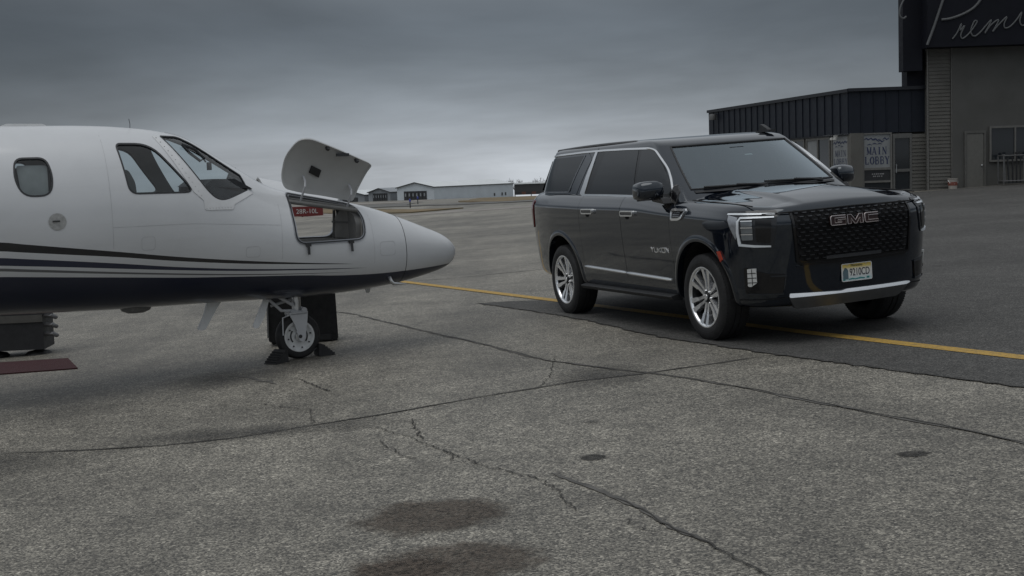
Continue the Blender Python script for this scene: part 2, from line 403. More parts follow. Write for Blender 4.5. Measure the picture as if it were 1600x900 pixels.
# cracks and sealed joints
SEAL=mat('crack_sealant',(.088,.084,.077),.75,var=.35,vs=5)
CRK=mat('open_crack',(.034,.032,.029),.9,var=.3)
def fade(name,col,inner,soft=.5,scale=7,amount=.9,rad=True):
    """stain sheet: own outline eaten away by noise (UV-free: uses generated coordinates)"""
    q=NT(name);g=q.n('ShaderNodeTexCoord');v=g.outputs['Generated']
    sub=q.n('ShaderNodeVectorMath',{0:v,1:(.5,.5,.5)},operation='SUBTRACT').outputs[0]
    sp=q.n('ShaderNodeSeparateXYZ',{0:sub});r=q.math('SQRT',q.math('ADD',q.math('POWER',sp.outputs[0],2.0),q.math('POWER',sp.outputs[1],2.0)))
    o=g.outputs['Object'];nz=q.noise(o,scale,6,.65)
    rr=q.math('ADD',r,q.math('MULTIPLY',q.math('SUBTRACT',nz,.5),.42))
    a=q.math('MULTIPLY',q.rng(rr,inner,inner+soft,amount,0),q.rng(q.noise(o,55,3,.7),.35,.62,.55,1))
    kk=q.rng(q.n('ShaderNodeSeparateColor',{0:q.n('ShaderNodeTexVoronoi',{'Vector':o,'Scale':62.0}).outputs['Color']}).outputs[0],0,1,.35,1.9)
    col2=q.mix(1.0,c4(col),q.n('ShaderNodeCombineColor',{0:kk,1:kk,2:kk}).outputs[0],'MULTIPLY')
    q.set(Base_Color=col2,Roughness=.8,Alpha=a);q.b.inputs['Specular IOR Level'].default_value=.3;return q.m
STAIN=fade('oil_stain',(.075,.060,.048),.33,.13,6,.66);SMUDGE=fade('dark_smudge',(.05,.05,.05),.05,.4,3,.6);SPOT=fade('tar_spot',(.032,.031,.03),.34,.12,14,.8)
def stain(name,c,rx,ry,m,o,rot=0):
    b=MB();P=[]
    for k in range(40):
        t=2*math.pi*k/40;x,y=rx*math.cos(t),ry*math.sin(t);P.append((c[0]+x*math.cos(rot)-y*math.sin(rot),c[1]+x*math.sin(rot)+y*math.cos(rot)))
    b.add([GR(x,y,o) for x,y in P],[tuple(range(40))]);tag(build(name,b,m),kind='structure')
stain('oil_stain',(-.44,6.44),.46,.40,STAIN,.004);stain('oil_stain',(-.32,5.62),.52,.34,STAIN,.004);stain('oil_stain',(-.53,5.56),.26,.2,STAIN,.006)
stain('tar_spot',(.45,7.48),.09,.10,SPOT,.004);stain('tar_spot',(.51,8.55),.085,.09,SMUDGE,.004);stain('tar_spot',(2.18,6.95),.11,.09,SPOT,.004)
stain('dark_smudge',(-2.75,12.0),.75,.8,SMUDGE,.004);stain('dark_smudge',(-4.2,8.7),1.7,.7,SMUDGE,.004,.05);stain('dark_smudge',(-1.9,9.15),1.4,.35,SMUDGE,.006,.1);stain('dark_smudge',(.7,10.45),.5,.8,SMUDGE,.006,.4)
def crack(pts,w,m,name,step=.09,amp=.02,o=.0045,wj=.5):
    p=jag(pts,step,amp);n=len(p);ws=[]
    for i in range(n):
        e=min(1,min(i,n-1-i)/3+.25);ws.append(w*.78*e*random.uniform(1-wj,1+wj))
    line(name,p,ws,o,m)
A=[(-2.52,17.81),(-2.23,17.35),(-1.23,15.07),(-.28,12.93),(.32,11.48),(.84,10.71),(1.26,10.17),(1.75,9.26),(2.17,8.35),(2.56,7.61),(2.81,7.0),(3.6,5.4)]
B=[(-3.73,9.09),(-3.09,8.97),(-2.52,8.9),(-2.0,8.99),(-1.53,9.21),(-.99,9.46),(-.23,9.9),(.49,10.25),(1.02,10.37),(1.58,10.57),(2.22,10.83)]
crack(A,.05,SEAL,'sealed_joint',.2,.02);crack(A,.012,CRK,'open_crack',.12,.014,.007)
crack(B,.032,SEAL,'sealed_joint',.2,.008);crack(B,.011,CRK,'open_crack',.12,.006,.007)
crack([(.19,7.16),(.41,6.72),(.6,6.27),(.71,5.89),(.85,5.59)],.045,SEAL,'sealed_joint',.06,.008,wj=.25)
crack([(.5,6.5),(.6,6.24),(.71,5.87),(.85,5.57),(.93,5.29),(1.0,5.1),(1.15,4.7)],.012,CRK,'open_crack',.05,.012,.007)
for P,w in (([(-1.01,8.97),(-.72,8.5),(-.48,8.01),(-.19,7.46),(.14,7.0),(.23,6.64),(.28,6.31)],.012),([(-.75,9.18),(-.72,8.87),(-.63,8.39)],.016),([(-.94,8.51),(-.83,8.22),(-.75,7.98),(-.63,7.82)],.012),([(.49,6.2),(.54,5.95),(.62,5.84)],.009),([(-2.0,11.65),(-1.77,11.15),(-1.58,10.75)],.02),([(.38,11.78),(.29,10.58),(.18,10.08)],.01),([(-2.26,8.97),(-2.13,9.08)],.014),([(-.45,8.0),(-.4,7.7),(-.2,7.47)],.010),([(-2.1,10.4),(-1.85,10.1),(-1.6,9.9),(-1.5,9.3)],.012)):
    crack(P,w*.8,CRK,'open_crack',.032,.017,.0072,.75)
crack([(-2.72,12.2),(-2.45,11.87),(-2.15,11.4)],.07,SEAL,'sealed_joint',.1,.03)
crack([(-1.9,22.2),(-1.1,22.06),(.46,22.47),(3,23.2)],.06,SEAL,'sealed_joint',.5,.03)
crack([(-4.0,31),(-1.4,30.2),(1,30.4)],.07,SEAL,'sealed_joint',.5,.05);crack([(-5,38),(-1.8,36.5),(1,37.2)],.09,SEAL,'sealed_joint',.5,.05)
crack(edge[:-8],.028,CRK,'open_crack',.12,.012,.0085,.7)
# dry grass verges and taxiway bands in the distance
GRS=NT('dry_grass');_v=GRS.obj();_n=GRS.noise(_v,.25,7,.7)
GRS.set(Base_Color=GRS.ramp(_n,[(.3,(.075,.066,.035)),(.5,(.155,.118,.066)),(.7,(.22,.165,.095))]),Roughness=.95);GRS=GRS.m
sheet('grass_verge',jag([(-3.6,93),(-5,140),(-8.9,300),(-8.9,400),(12,400),(14,80),(1.5,79.2),(-.6,81)],3,.25),.06,GRS,3,6)
sheet('grass_verge',jag([(-14,100),(-11,88),(-8.3,83.5),(-5.5,75.6),(-2.6,71.6),(-4.0,70.9),(-5.5,70.6),(-6.7,72.2),(-10,80.5),(-20,96)],1.5,.12),.06,GRS,2,2)
PALE=mat('pale_concrete',(.235,.218,.20),.85,var=.25,vs=.4)
TAXI=mat('taxiway_asphalt',(.12,.118,.112),.85,var=.25,vs=.2)
sheet('taxiway',[(-60,175),(-9.2,152),(-7.5,93),(-3.9,86),(20,78),(26,74.2),(1.5,75),(-3.5,81.5),(-8,90),(-60,130)],.05,TAXI,4,4)
sheet('apron_strip',[(-30,200),(-18.6,208),(-23.4,392),(-60,402),(-60,388),(-28,380),(-24,300),(-60,240)],.07,PALE,6,12)
sheet('concrete_band',[(-16,95),(-6.7,68.5),(-3.3,68.7),(1.37,66.4),(14,63.2),(14,60.6),(1.4,63),(-3.3,65.5),(-6.9,66),(-18,92)],.012,PALE,2,2)
# ================================================================== BUILDINGS
NAVY=mat('navy_metal_cladding',(.017,.021,.030),.5,var=.12,vs=2,spec=.22)
NAVYD=mat('dark_seam',(.012,.014,.02),.5)
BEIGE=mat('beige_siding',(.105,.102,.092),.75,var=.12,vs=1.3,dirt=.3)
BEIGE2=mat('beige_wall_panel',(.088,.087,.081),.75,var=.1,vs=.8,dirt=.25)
TRIMB=mat('pale_trim',(.14,.137,.128),.6)
INT=mat('dark_interior',(.012,.013,.015),.9)
WGL=NT('window_glass');WGL.set(Base_Color=(.02,.024,.028,1),Roughness=.06);WGL.b.inputs['Specular IOR Level'].default_value=.5;WGL=WGL.m
PAPER=mat('poster_film',(.22,.23,.235),.6,var=.1,vs=3)
INK=mat('navy_lettering',(.02,.03,.08),.6)
# slab-serif capitals drawn as strokes
TH,TN=.15,.065
def arc(cx,cy,rx,ry,a0,a1,n=12): return [(cx+rx*math.cos(math.radians(a0+(a1-a0)*i/n)),cy+ry*math.sin(math.radians(a0+(a1-a0)*i/n))) for i in range(n+1)]
def sf(x,y,w=.3): return ([(x-w/2,y),(x+w/2,y)],.06)
SER={'M':[([(.12,0),(.12,1)],TN),([(.12,.98),(.5,.1)],TH),([(.5,.1),(.88,.98)],TN),([(.88,0),(.88,1)],TH),sf(.12,.03),sf(.88,.03,.34),sf(.08,.97,.2),sf(.92,.97,.2)],
 'A':[([(.1,0),(.48,1)],TN),([(.46,1),(.88,0)],TH),([(.24,.33),(.74,.33)],TN),sf(.1,.03,.28),sf(.88,.03,.34)],
 'I':[([(.5,0),(.5,1)],TH),sf(.5,.03,.42),sf(.5,.97,.42)],
 'N':[([(.14,0),(.14,1)],TN),([(.14,.98),(.84,.02)],TH),([(.84,0),(.84,1)],TN),sf(.14,.03),sf(.1,.97,.2),sf(.84,.97)],
 'L':[([(.22,0),(.22,1)],TH),([(.1,.035),(.88,.035)],.07),([(.85,.0),(.88,.3)],.07),sf(.22,.97,.36)],
 'O':[(arc(.5,.5,.38,.46,0,360,28),[TH if abs(math.cos(math.radians(i*360/28)))>.6 else .09 for i in range(29)])],
 'B':[([(.2,0),(.2,1)],TH),([(.1,.965)]+arc(.5,.745,.26,.22,90,-90),.085),([(.2,.525)]+arc(.54,.28,.29,.245,90,-90)+[(.1,.035)],.09)],
 'Y':[([(.12,1),(.5,.45)],TH),([(.86,1),(.5,.45)],TN),([(.5,0),(.5,.47)],TH),sf(.12,.97,.3),sf(.86,.97,.28),sf(.5,.03,.4)]}
def serif(mb,word,x0,x1,z0,h,fn,off):
    n=len(word);adv=(x1-x0)/n;k=0
    for i,ch in enumerate(word):
        for pts,w in SER[ch]:
            k+=1;P=[(x0+(i+.06+p[0]*.88)*adv,z0+p[1]*h) for p in pts]
            mb.ribbon(P,[q*h*.95 for q in w] if isinstance(w,list) else w*h*.95,fn,off=off+.0006*(k%9))
def wall_basis(p0,p1):
    d=Vector((p1[0]-p0[0],p1[1]-p0[1],0)).normalized();n=Vector((d.y,-d.x,0))
    def fn(u,v,o=0): q=Vector((p0[0],p0[1],0))+d*u+n*o;return (q.x,q.y,v)
    return fn
def wbox(mb,fn,u0,u1,v0,v1,o0,o1,mi=0): mb.prism([(u0,v0),(u1,v0),(u1,v1),(u0,v1)],fn,o0,o1,mi)
# ---- low lobby building: corner (11.95,45); side wall runs away to (9.1,58); front runs to x=14.6
lob=empty('lobby_building',(0,0,0),label='low navy clad lobby building with posters in its windows beside the tall hangar',cat='building')
SIDE0=wall_basis((9.108,58.0),(11.95,45.0));SL=math.hypot(2.842,13.0)
SIDE=lambda u,v,o=0:SIDE0(u,v,o)
FR=XZ(45.0)
zt0,zf=4.27,2.72
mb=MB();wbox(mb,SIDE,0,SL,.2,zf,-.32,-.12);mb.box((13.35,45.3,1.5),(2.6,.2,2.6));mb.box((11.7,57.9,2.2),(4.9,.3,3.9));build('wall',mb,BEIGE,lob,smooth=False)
mb=MB();mb.add([(9.15,57.9,zt0-.06),(11.93,45.1,zt0-.06),(14.6,45.1,zt0-.06),(20,57.9,zt0-.06)],[(0,1,2,3)]);build('roof',mb,NAVYD,lob,smooth=False)
# fascia: upright metal panels with standing seams
npn=22;pw=SL/npn
def fpanel(w,z0,z1):
    m=MB();m.prism([(0.006,z0),(w-.03,z0),(w-.03,z1),(.006,z1)],lambda u,v,o=0:(u,-o,v),-.05,0);m.prism([(w-.026,z0),(w-.004,z0),(w-.004,z1),(w-.026,z1)],lambda u,v,o=0:(u,-o,v),-.05,.035);return m
pm=fpanel(pw,zf,zt0-.12).mesh('fascia_panel',[NAVY],smooth=False)
ang=math.atan2(-13.0,2.842)
for i in range(npn):
    p=SIDE(i*pw,0,0);o=link('fascia_panel',pm,lob);o.location=(p[0],p[1],0);o.rotation_euler=(0,0,ang)
pm2=fpanel(2.65/6,zf-.02,zt0-.1).mesh('fascia_panel',[NAVY],smooth=False)
for i in range(6):
    o=link('fascia_panel',pm2,lob);o.location=(11.955+i*2.65/6,44.98,0)
mb=MB();wbox(mb,SIDE,-.05,SL+.06,zt0-.12,zt0,-.08,.07);mb.box((13.3,44.95,zt0-.045),(2.75,.2,.11));build('coping',mb,NAVYD,lob,smooth=False)
mb=MB();wbox(mb,SIDE,0,SL,zf-.05,zf-.003,-.3,-.02);build('soffit',mb,NAVYD,lob,smooth=False)
# windows along the side wall
for (u0,u1) in ((.6,2.5),(3.1,5.1),(5.5,7.5),(7.9,9.6),(9.75,11.7)):
    fr=MB();
    for a,b,c,d in ((u0,u1,.95,1.02),(u0,u1,2.58,2.66),(u0,u0+.07,1.02,2.58),(u1-.07,u1,1.02,2.58),((u0+u1)/2-.03,(u0+u1)/2+.03,1.02,2.58)): wbox(fr,SIDE,a,b,c,d,-.13,-.06)
    f=build('window',fr,TRIMB,lob,smooth=False)
    g=MB();wbox(g,SIDE,u0+.07,u1-.07,1.02,2.58,-.14,-.10);build('pane',g,WGL,f,smooth=False)
    b=MB();wbox(b,SIDE,u0+.07,u0+.07+(u1-u0)*.4,1.9,2.58,-.1,-.097);build('blind',b,PAPER,f,smooth=False)
# poster in the side wall's last window
pf=MB()
for a,b,c,d in ((11.85,13.15,.9,.97),(11.85,11.91,.97,2.66),(13.09,13.15,.97,2.66)): wbox(pf,SIDE,a,b,c,d,-.12,-.05)
f=build('window',pf,TRIMB,lob,smooth=False)
g=MB();wbox(g,SIDE,11.91,13.09,.97,2.66,-.13,-.09);build('pane',g,PAPER,f,smooth=False)
def wisp(g,fn,u0,u1,z,off):
    for k in range(5):
        c=u0+(u1-u0)*(k+.5)/5;w=(u1-u0)*.14;zz=z+random.uniform(-.05,.05)
        g.ribbon([(c-w,zz),(c-w*.3,zz+.05),(c+w*.2,zz-.01),(c+w,zz+.04)],[.02,.045,.05,.015],fn,off=off+.0005*k)
    for k in range(3):
        c=u0+(u1-u0)*(k+.8)/4.5;zz=z-.13+random.uniform(-.03,.03);g.ribbon([(c-.08,zz),(c,zz+.03),(c+.09,zz)],[.012,.035,.01],fn,off=off+.004)
def poster(fn,f,m0,m1,zm,hm,l0,l1,zl,hl,w0,w1,zw,off):
    g=MB();serif(g,'MAIN',m0,m1,zm,hm,fn,off);build('lettering',g,INK,f,smooth=False)
    g=MB();serif(g,'LOBBY',l0,l1,zl,hl,fn,off);build('lettering',g,INK,f,smooth=False)
    g=MB();wisp(g,fn,w0,w1,zw,off);build('poster_artwork',g,INK,f,smooth=False)
poster(SIDE,f,12.08,12.92,1.93,.22,11.97,13.03,1.64,.22,12.0,13.0,2.42,-.085)
# corner post, front bay
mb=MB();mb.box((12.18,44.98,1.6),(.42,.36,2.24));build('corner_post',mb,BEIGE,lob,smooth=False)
pf=MB()
for x0,x1,z0,z1 in ((12.42,13.42,2.66,2.71),(12.40,12.45,.5,2.66),(13.37,13.43,.5,2.66),(12.45,13.37,1.42,1.5),(12.45,13.37,.98,1.05),(12.45,13.37,.5,.6)): wbox(pf,FR,x0,x1,z0,z1,0,.12)
f=build('window',pf,TRIMB,lob,smooth=False)
g=MB();wbox(g,FR,12.45,13.37,1.5,2.66,.0,.08);build('pane',g,PAPER,f,smooth=False)
poster(FR,f,12.54,13.26,1.96,.26,12.47,13.35,1.62,.27,12.5,13.3,2.45,.085)
g=MB();wbox(g,FR,12.45,13.37,1.05,1.42,0,.085);build('sign_panel',g,BLACKP,f,smooth=False)
GREY=mat('grey_lettering',(.25,.25,.25),.6)
g=MB()
for (z,xs) in ((1.28,[12.72,12.79,12.86,12.92,12.99,13.05,13.1]),(1.2,[12.76,12.82,12.9,12.96,13.04])):
    for x in xs: wbox(g,FR,x,x+.045,z-.02,z+.02,.086,.089)
build('lettering',g,GREY,f,smooth=False)['kind']='stuff'
g=MB();wbox(g,FR,12.45,13.37,.6,.98,0,.07);build('pane',g,WGL,f,smooth=False)
# glass door
df=MB()
for x0,x1,z0,z1 in ((13.46,13.53,.52,2.66),(14.05,14.12,.52,2.66),(13.53,14.05,2.5,2.66),(13.53,14.05,1.33,1.43),(13.53,14.05,.52,.72)): wbox(df,FR,x0,x1,z0,z1,0,.1)
d=build('door',df,mat('door_frame_metal',(.11,.11,.105),.5),lob,smooth=False)
g=MB();wbox(g,FR,13.53,14.05,1.43,2.5,0,.05);wbox(g,FR,13.53,14.05,.72,1.33,0,.05);build('pane',g,WGL,d,smooth=False)
g=MB();g.tube([FR(13.56,1.3,.1),FR(13.56,1.3,.16),FR(13.56,1.6,.16),FR(13.56,1.6,.1)],.014);build('handle',g,STEEL,d)
def siding(x0,x1,z0,z1,y,pitch=.125):
    m=MB();k=int((z1-z0)/pitch)
    for i in range(k):
        a=z0+i*pitch;b=a+pitch
        m.add([(x0,y-.028,a),(x1,y-.028,a),(x1,y-.004,b),(x0,y-.004,b),(x0,y,a),(x1,y,a)],[(0,1,2,3),(4,5,1,0)])
    return m
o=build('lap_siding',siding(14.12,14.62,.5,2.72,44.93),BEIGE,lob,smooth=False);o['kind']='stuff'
# wall light on the fascia and the lamp heads over the poster
g=MB();p=SIDE(.95,3.95,.0);g.lathe([(.0,.14),(.12,.13),(.16,.02),(.15,-.12),(0,-.13)],16,0,(p[0]-.2,p[1]-.1,3.92),'z');g.bar((p[0],p[1],4.02),(p[0]-.2,p[1]-.1,4.0),.05,.05);build('wall_light',g,mat('wall_light_grey',(.12,.12,.12),.5),lob)
g=MB();p=SIDE(12.5,2.62,.1)
for dx in(-.13,.13): q=SIDE(12.5+dx,2.60,.18);g.lathe([(0,.06),(.06,.05),(.075,-.03),(0,-.05)],12,0,(q[0],q[1],2.56),'z')
g.box((p[0],p[1],2.65),(.12,.1,.08));build('emergency_lamp',g,mat('lamp_housing',(.42,.42,.40),.5),lob)
# ---- tall hangar
hg=empty('tall_hangar',(0,0,0),label='tall beige hangar with dark script sign high on its front wall',cat='building')
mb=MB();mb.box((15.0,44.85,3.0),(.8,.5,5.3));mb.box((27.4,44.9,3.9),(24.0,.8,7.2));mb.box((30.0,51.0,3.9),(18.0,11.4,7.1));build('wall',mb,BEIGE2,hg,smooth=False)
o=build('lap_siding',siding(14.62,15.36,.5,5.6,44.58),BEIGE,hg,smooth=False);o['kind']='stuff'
mb=MB();mb.box((14.575,44.60,3.05),(.05,.1,5.2));mb.box((15.40,44.56,3.05),(.06,.1,5.2));build('corner_trim',mb,TRIMB,hg,smooth=False)
mb=MB();mb.box((19.2,44.2,7.75),(9.7,.7,4.5));mb.box((14.03,44.7,6.9),(.66,.5,4.26));mb.box((14.28,45.2,4.9),(.62,.6,1.3));build('sign_fascia',mb,mat('sign_backing',(.010,.011,.016),.6,var=.1,vs=1.5,spec=.15),hg,smooth=False)
# script lettering: strokes on the sign face (x, z)
SG=XZ(43.85);SCM=mat('script_lettering',(.09,.094,.098),.5)
def S(px,py): # sign-face layout in sign units (1 unit = 2.2 cm) measured from the sign's lower corner
    return (14.31+(px-1453)*.0219+(0),5.60-(py-70)*.02175)
g=MB()
def stroke(pts,w,n=6,mbx=None):
    P=catmull([S(*p) for p in pts],n);k=len(P);ww=[w*.0219*(1 if not isinstance(w,list) else 1)]*k
    g.tube([SG(u,v,.02) for u,v in P],w*.0219/2,8)
stroke([(1481,-4),(1474,16),(1465,42),(1454,71)],4.2)
stroke([(1476,33),(1490,31.5),(1508,26),(1525,17),(1536,5),(1543,-10)],4.0)
stroke([(1493,63),(1500,54),(1507,40),(1505,50),(1512,43),(1506,56),(1508,63),(1516,58),(1524,49),(1531,38),(1527,37),(1522,48),(1522,56),(1527,60),(1535,55),(1546,43),(1553,36),(1549,45),(1543,56),(1552,44),(1564,36),(1560,46),(1555,54),(1564,44),(1577,32),(1573,42),(1574,49),(1582,47),(1592,37),(1600,26),(1597,38),(1600,46),(1607,44),(1616,36)],2.4,5)
stroke([(1420,-3),(1413,12),(1412,24),(1417,29),(1422,26)],2.8)
stroke([(1420,-3),(1440,-30),(1475,-40),(1520,-44),(1550,-28),(1543,-10)],3.0)
build('lettering',g,SCM,hg)
# steel door
DW=44.49;DF=XZ(DW)
mb=MB();wbox(mb,DF,15.88,16.46,.56,2.56,0,.04);dd=build('door',mb,mat('steel_door',(.13,.127,.115),.55,var=.08),hg,smooth=False)
mb=MB()
for x0,x1,z0,z1 in ((15.80,15.87,.5,2.66),(16.47,16.54,.5,2.66),(15.87,16.47,2.57,2.66)): wbox(mb,DF,x0,x1,z0,z1,0,.06)
build('frame',mb,mat('door_trim',(.10,.098,.09),.6),dd,smooth=False)
mb=MB();mb.lathe([(0,.08),(.03,.075),(.03,.05),(.015,.04),(.015,0)],10,0,(16.40,DW-.12,1.45),'y');build('handle',mb,STEEL,dd)
# window
mb=MB()
for x0,x1,z0,z1 in ((16.66,19.2,1.56,1.63),(16.66,19.2,2.72,2.79),(16.66,16.72,1.63,2.72),(17.52,17.57,1.63,2.72),(18.4,18.45,1.63,2.72)): wbox(mb,DF,x0,x1,z0,z1,0,.08)
w=build('window',mb,TRIMB,hg,smooth=False)
mb=MB();wbox(mb,DF,16.72,19.14,1.63,2.72,0,.03);build('pane',mb,WGL,w,smooth=False)
# bucket and rack by the wall
bk=empty('bucket',(15.32,44.25,gz(15.32,44.25)),label='pale plastic bucket with reddish band standing by the siding column',cat='bucket')
m=MB();m.lathe([(0,0),(.14,0),(.165,.33),(.175,.34),(.175,.36),(.16,.36),(.135,.02),(0,.02)],24,0,(0,0,0),'z');build('pail',m,mat('pale_plastic',(.36,.33,.30),.5),bk)
m=MB();m.lathe([(.156,.12),(.1665,.24)],24,0,(0,0,0),'z');build('band',m,mat('reddish_print',(.22,.07,.05),.5),bk)
m=MB();m.tube([(-.17,0,.33),(-.15,-.1,.22),(0,-.16,.17),(.15,-.1,.22),(.17,0,.33)],.006);build('handle',m,STEEL,bk)
rk=empty('tool_rack',(17.55,43.85,gz(17.55,43.85)),label='dark rack crammed with upright bars under the hangar window',cat='rack')
m=MB()
for x in(-.72,.72):
    for y in(-.25,.25): m.tube([(x,y,0),(x,y,1.0)],.022)
for z in(.12,.98):
    for y in(-.25,.25): m.tube([(-.72,y,z),(.72,y,z)],.018)
    for x in(-.72,.72): m.tube([(x,-.25,z),(x,.25,z)],.018)
build('frame',m,mat('rack_frame_metal',(.16,.16,.16),.5,.6),rk)
for i in range(11):
    x=-.64+i*.128;m=MB();l=random.uniform(-.05,.05);h=random.uniform(.85,1.08)
    m.tube([(x,-.18,.04),(x+l,-.14,h)],.03,8);m.box((x+l,-.14,h),(.09,.06,.07));build('bar',m,random.choice([BLACKR,BLACKP,mat('grey_bar',(.12,.12,.12),.5)]),rk)
m=MB();m.box((0,0,.06),(1.4,.46,.03));build('tray',m,BLACKP,rk)
# ---- far hangars
FW=mat('far_white_cladding',(.56,.61,.65),.6,var=.06,vs=.3);FRF=mat('far_pale_roof',(.66,.69,.70),.5,var=.05,vs=.2);FD=mat('far_hangar_door',(.035,.037,.04),.5);FE=mat('far_dark_edge',(.05,.052,.055),.6);FG=mat('far_grey_cladding',(.25,.27,.29),.6,var=.1,vs=.3)
def far_hangar(name,corner,gd,sd,gw,sl,eave,peak,base,wm,rm,doors,label,door_h,leafs):
    """corner: right front corner; gd: direction along gable to the left; sd: direction of the long side"""
    e=empty(name,(corner[0],corner[1],base),label=label,cat='hangar',group=None)
    g=Vector((*gd,0)).normalized();s=Vector((*sd,0)).normalized()
    P=lambda u,w,z:tuple(g*u+s*w+Vector((0,0,z)))
    m=MB();V=[P(0,0,-1),P(gw,0,-1),P(gw,0,eave),P(gw/2,0,peak),P(0,0,eave),P(0,sl,-1),P(gw,sl,-1),P(gw,sl,eave),P(gw/2,sl,peak),P(0,sl,eave)]
    m.add(V,[(0,1,2,3,4),(5,6,7,8,9),(0,4,9,5),(1,2,7,6)]);build('wall',m,wm,e,smooth=False)
    m=MB();
    for a,b in((0,gw/2),(gw,gw/2)):
        z0,z1=eave,peak;ov=-.3 if a==0 else .3
        m.add([P(a+ov,-.4,z0-.08),P(b,-.4,z1+.05),P(b,sl+.3,z1+.05),P(a+ov,sl+.3,z0-.08),P(a+ov,-.4,z0+.12),P(b,-.4,z1+.25),P(b,sl+.3,z1+.25),P(a+ov,sl+.3,z0+.12)],[(0,1,2,3),(4,5,6,7),(0,1,5,4),(0,3,7,4),(2,3,7,6)])
    build('roof',m,rm,e,smooth=False)
    m=MB()
    for a in(0,gw): m.bar(P(a+(-.33 if a==0 else .33),-.45,eave),P(gw/2,-.45,peak+.12),.12,.3)
    m.bar(P(-.36,-.4,eave),P(-.36,sl,eave),.1,.28);build('eave_trim',m,FE,e,smooth=False)
    d0,d1=doors;w=(d1-d0)/leafs
    for i in range(leafs):
        m=MB();V=[];a=d0+i*w+.08;b=d0+(i+1)*w-.08;m.add([P(a,-.25,-1),P(b,-.25,-1),P(b,-.25,door_h),P(a,-.25,door_h),P(a,0,-1),P(b,0,-1),P(b,0,door_h),P(a,0,door_h)],[(0,1,2,3),(0,3,7,4),(1,2,6,5),(3,2,6,7)])
        d=build('door_leaf',m,FD,e,smooth=False)
        m=MB();m.add([P(a+w*.28,-.3,1.2),P(b-w*.28,-.3,1.2),P(b-w*.28,-.3,door_h*.75),P(a+w*.28,-.3,door_h*.75)],[(0,1,2,3)]);build('pane',m,FG,d,smooth=False)
    return e,P
e,P=far_hangar('hangar',(-25.0,430),(-.838,.545),(.545,.838),15.6,49,4.15,5.7,-5.75,FW,FRF,(3.0,12.6),'largest far hangar, pale with long plain side wall and dark doors',2.95,6)
for w_,h_ in ((36,1.0),(41,1.1),(43.3,1.1)):
    m=MB();m.add([P(-.05,w_,0),P(-.05,w_+.9,0),P(-.05,w_+.9,h_),P(-.05,w_,h_)],[(0,1,2,3)]);build('door',m,FE,e,smooth=False)
far_hangar('hangar',(-40.8,442),(-.838,.545),(.545,.838),9.6,30,3.0,4.3,-5.95,FG,FG,(1.2,7.6),'smaller grey gabled hangar with dark doors left of the long pale one',2.7,6)
far_hangar('hangar',(-50.8,452),(-.838,.545),(.545,.838),14,30,2.4,3.9,-6.1,FG,FRF,(3,10),'low grey hangar half hidden behind the plane nose',1.6,4)
sh=empty('storage_shed',(2.2,482,-5.95),label='long dark shed with pale roof beyond the hangar end',cat='shed')
m=MB();m.box((11,6,1.9),(22,9,4.0));build('wall',m,FE,sh,smooth=False)
m=MB();m.box((11,6,4.15),(22.6,9.8,.5),taper=.97);build('roof',m,FRF,sh,smooth=False)
RUST=mat('rusty_cladding',(.13,.06,.045),.8)
for i in range(5):
    m=MB();m.box((1.6+i*1.9,1.44,.45),(1.5,.12,1.1));build('door',m,RUST if i%2 else FD,sh,smooth=False)
# bare trees beyond
BARK=mat('bare_bark',(.10,.09,.085),.9)
def bare_tree(x,y,h,label):
    b=gz(x,y)-.3;t=empty('bare_tree',(x,y,b-h*.12),label=label,cat='tree',group='bare trees beyond the far sheds')
    m=MB();m.tube([(0,0,0),(.1,0,h*.3),(.05,.1,h*.55)],[h*.03,h*.022,h*.012],6);build('trunk',m,BARK,t)
    m=MB()
    def br(p,d,l,r,k):
        q=p+d*l;m.tube([p,p+d*l*.5+Vector((random.uniform(-.05,.05),)*3)*l,q],[r,r*.8,r*.5],4)
        if k:
            for _ in range(4):
                dd=(d+Vector((random.uniform(-.8,.8),random.uniform(-.8,.8),random.uniform(-.15,.6)))).normalized();br(p+d*l*random.uniform(.45,1),dd,l*random.uniform(.5,.75),r*.55,k-1)
    for i in range(7):
        a=random.uniform(0,6.28);br(Vector((.07,.05,h*random.uniform(.28,.5))),Vector((math.cos(a)*.6,math.sin(a)*.6,.8)).normalized(),h*.28,h*.010,3)
    build('crown',m,BARK,t,angle=80)
for x,y,h,l in ((-6.5,548,7.2,'small bare tree left above the pale hangar roof end'),(-.6,540,7.6,'low bare tree just above the hangar end'),(2.6,545,9.6,'bushiest bare tree above the dark shed roof'),(9.6,550,8.6,'smaller bare tree above the middle of the shed'),(13.6,548,9.6,'bare tree beside the dark car rear pillar')): bare_tree(x,y,h,l)
# runway sign seen through the baggage bay
sg=empty('runway_sign',(-12.6,79.9,gz(-12.6,79.9)-.2),label='red runway sign with white text 28R-10L seen through the baggage bay',cat='sign')
RED=mat('sign_red',(.13,.014,.013),.5,var=.08);
m=MB()
for x in(-.75,-.25,.25,.75): m.prism([(x-.245,.22),(x+.245,.22),(x+.245,.82),(x-.245,.82)],XZ(0),-.1,.1)
build('panel',m,RED,sg,smooth=False)
m=MB()
for x in(-.9,-.3,.3,.9): m.tube([(x,0,.1),(x,0,.25)],.04,8)
build('leg',m,BLACKP,sg)
put_text('lettering','28R-10L',.40,Matrix.Translation((0.02,-.112,.52))@Matrix.Rotation(math.pi/2,4,'X'),mat('sign_white',(.48,.47,.46),.5),sg,.004)
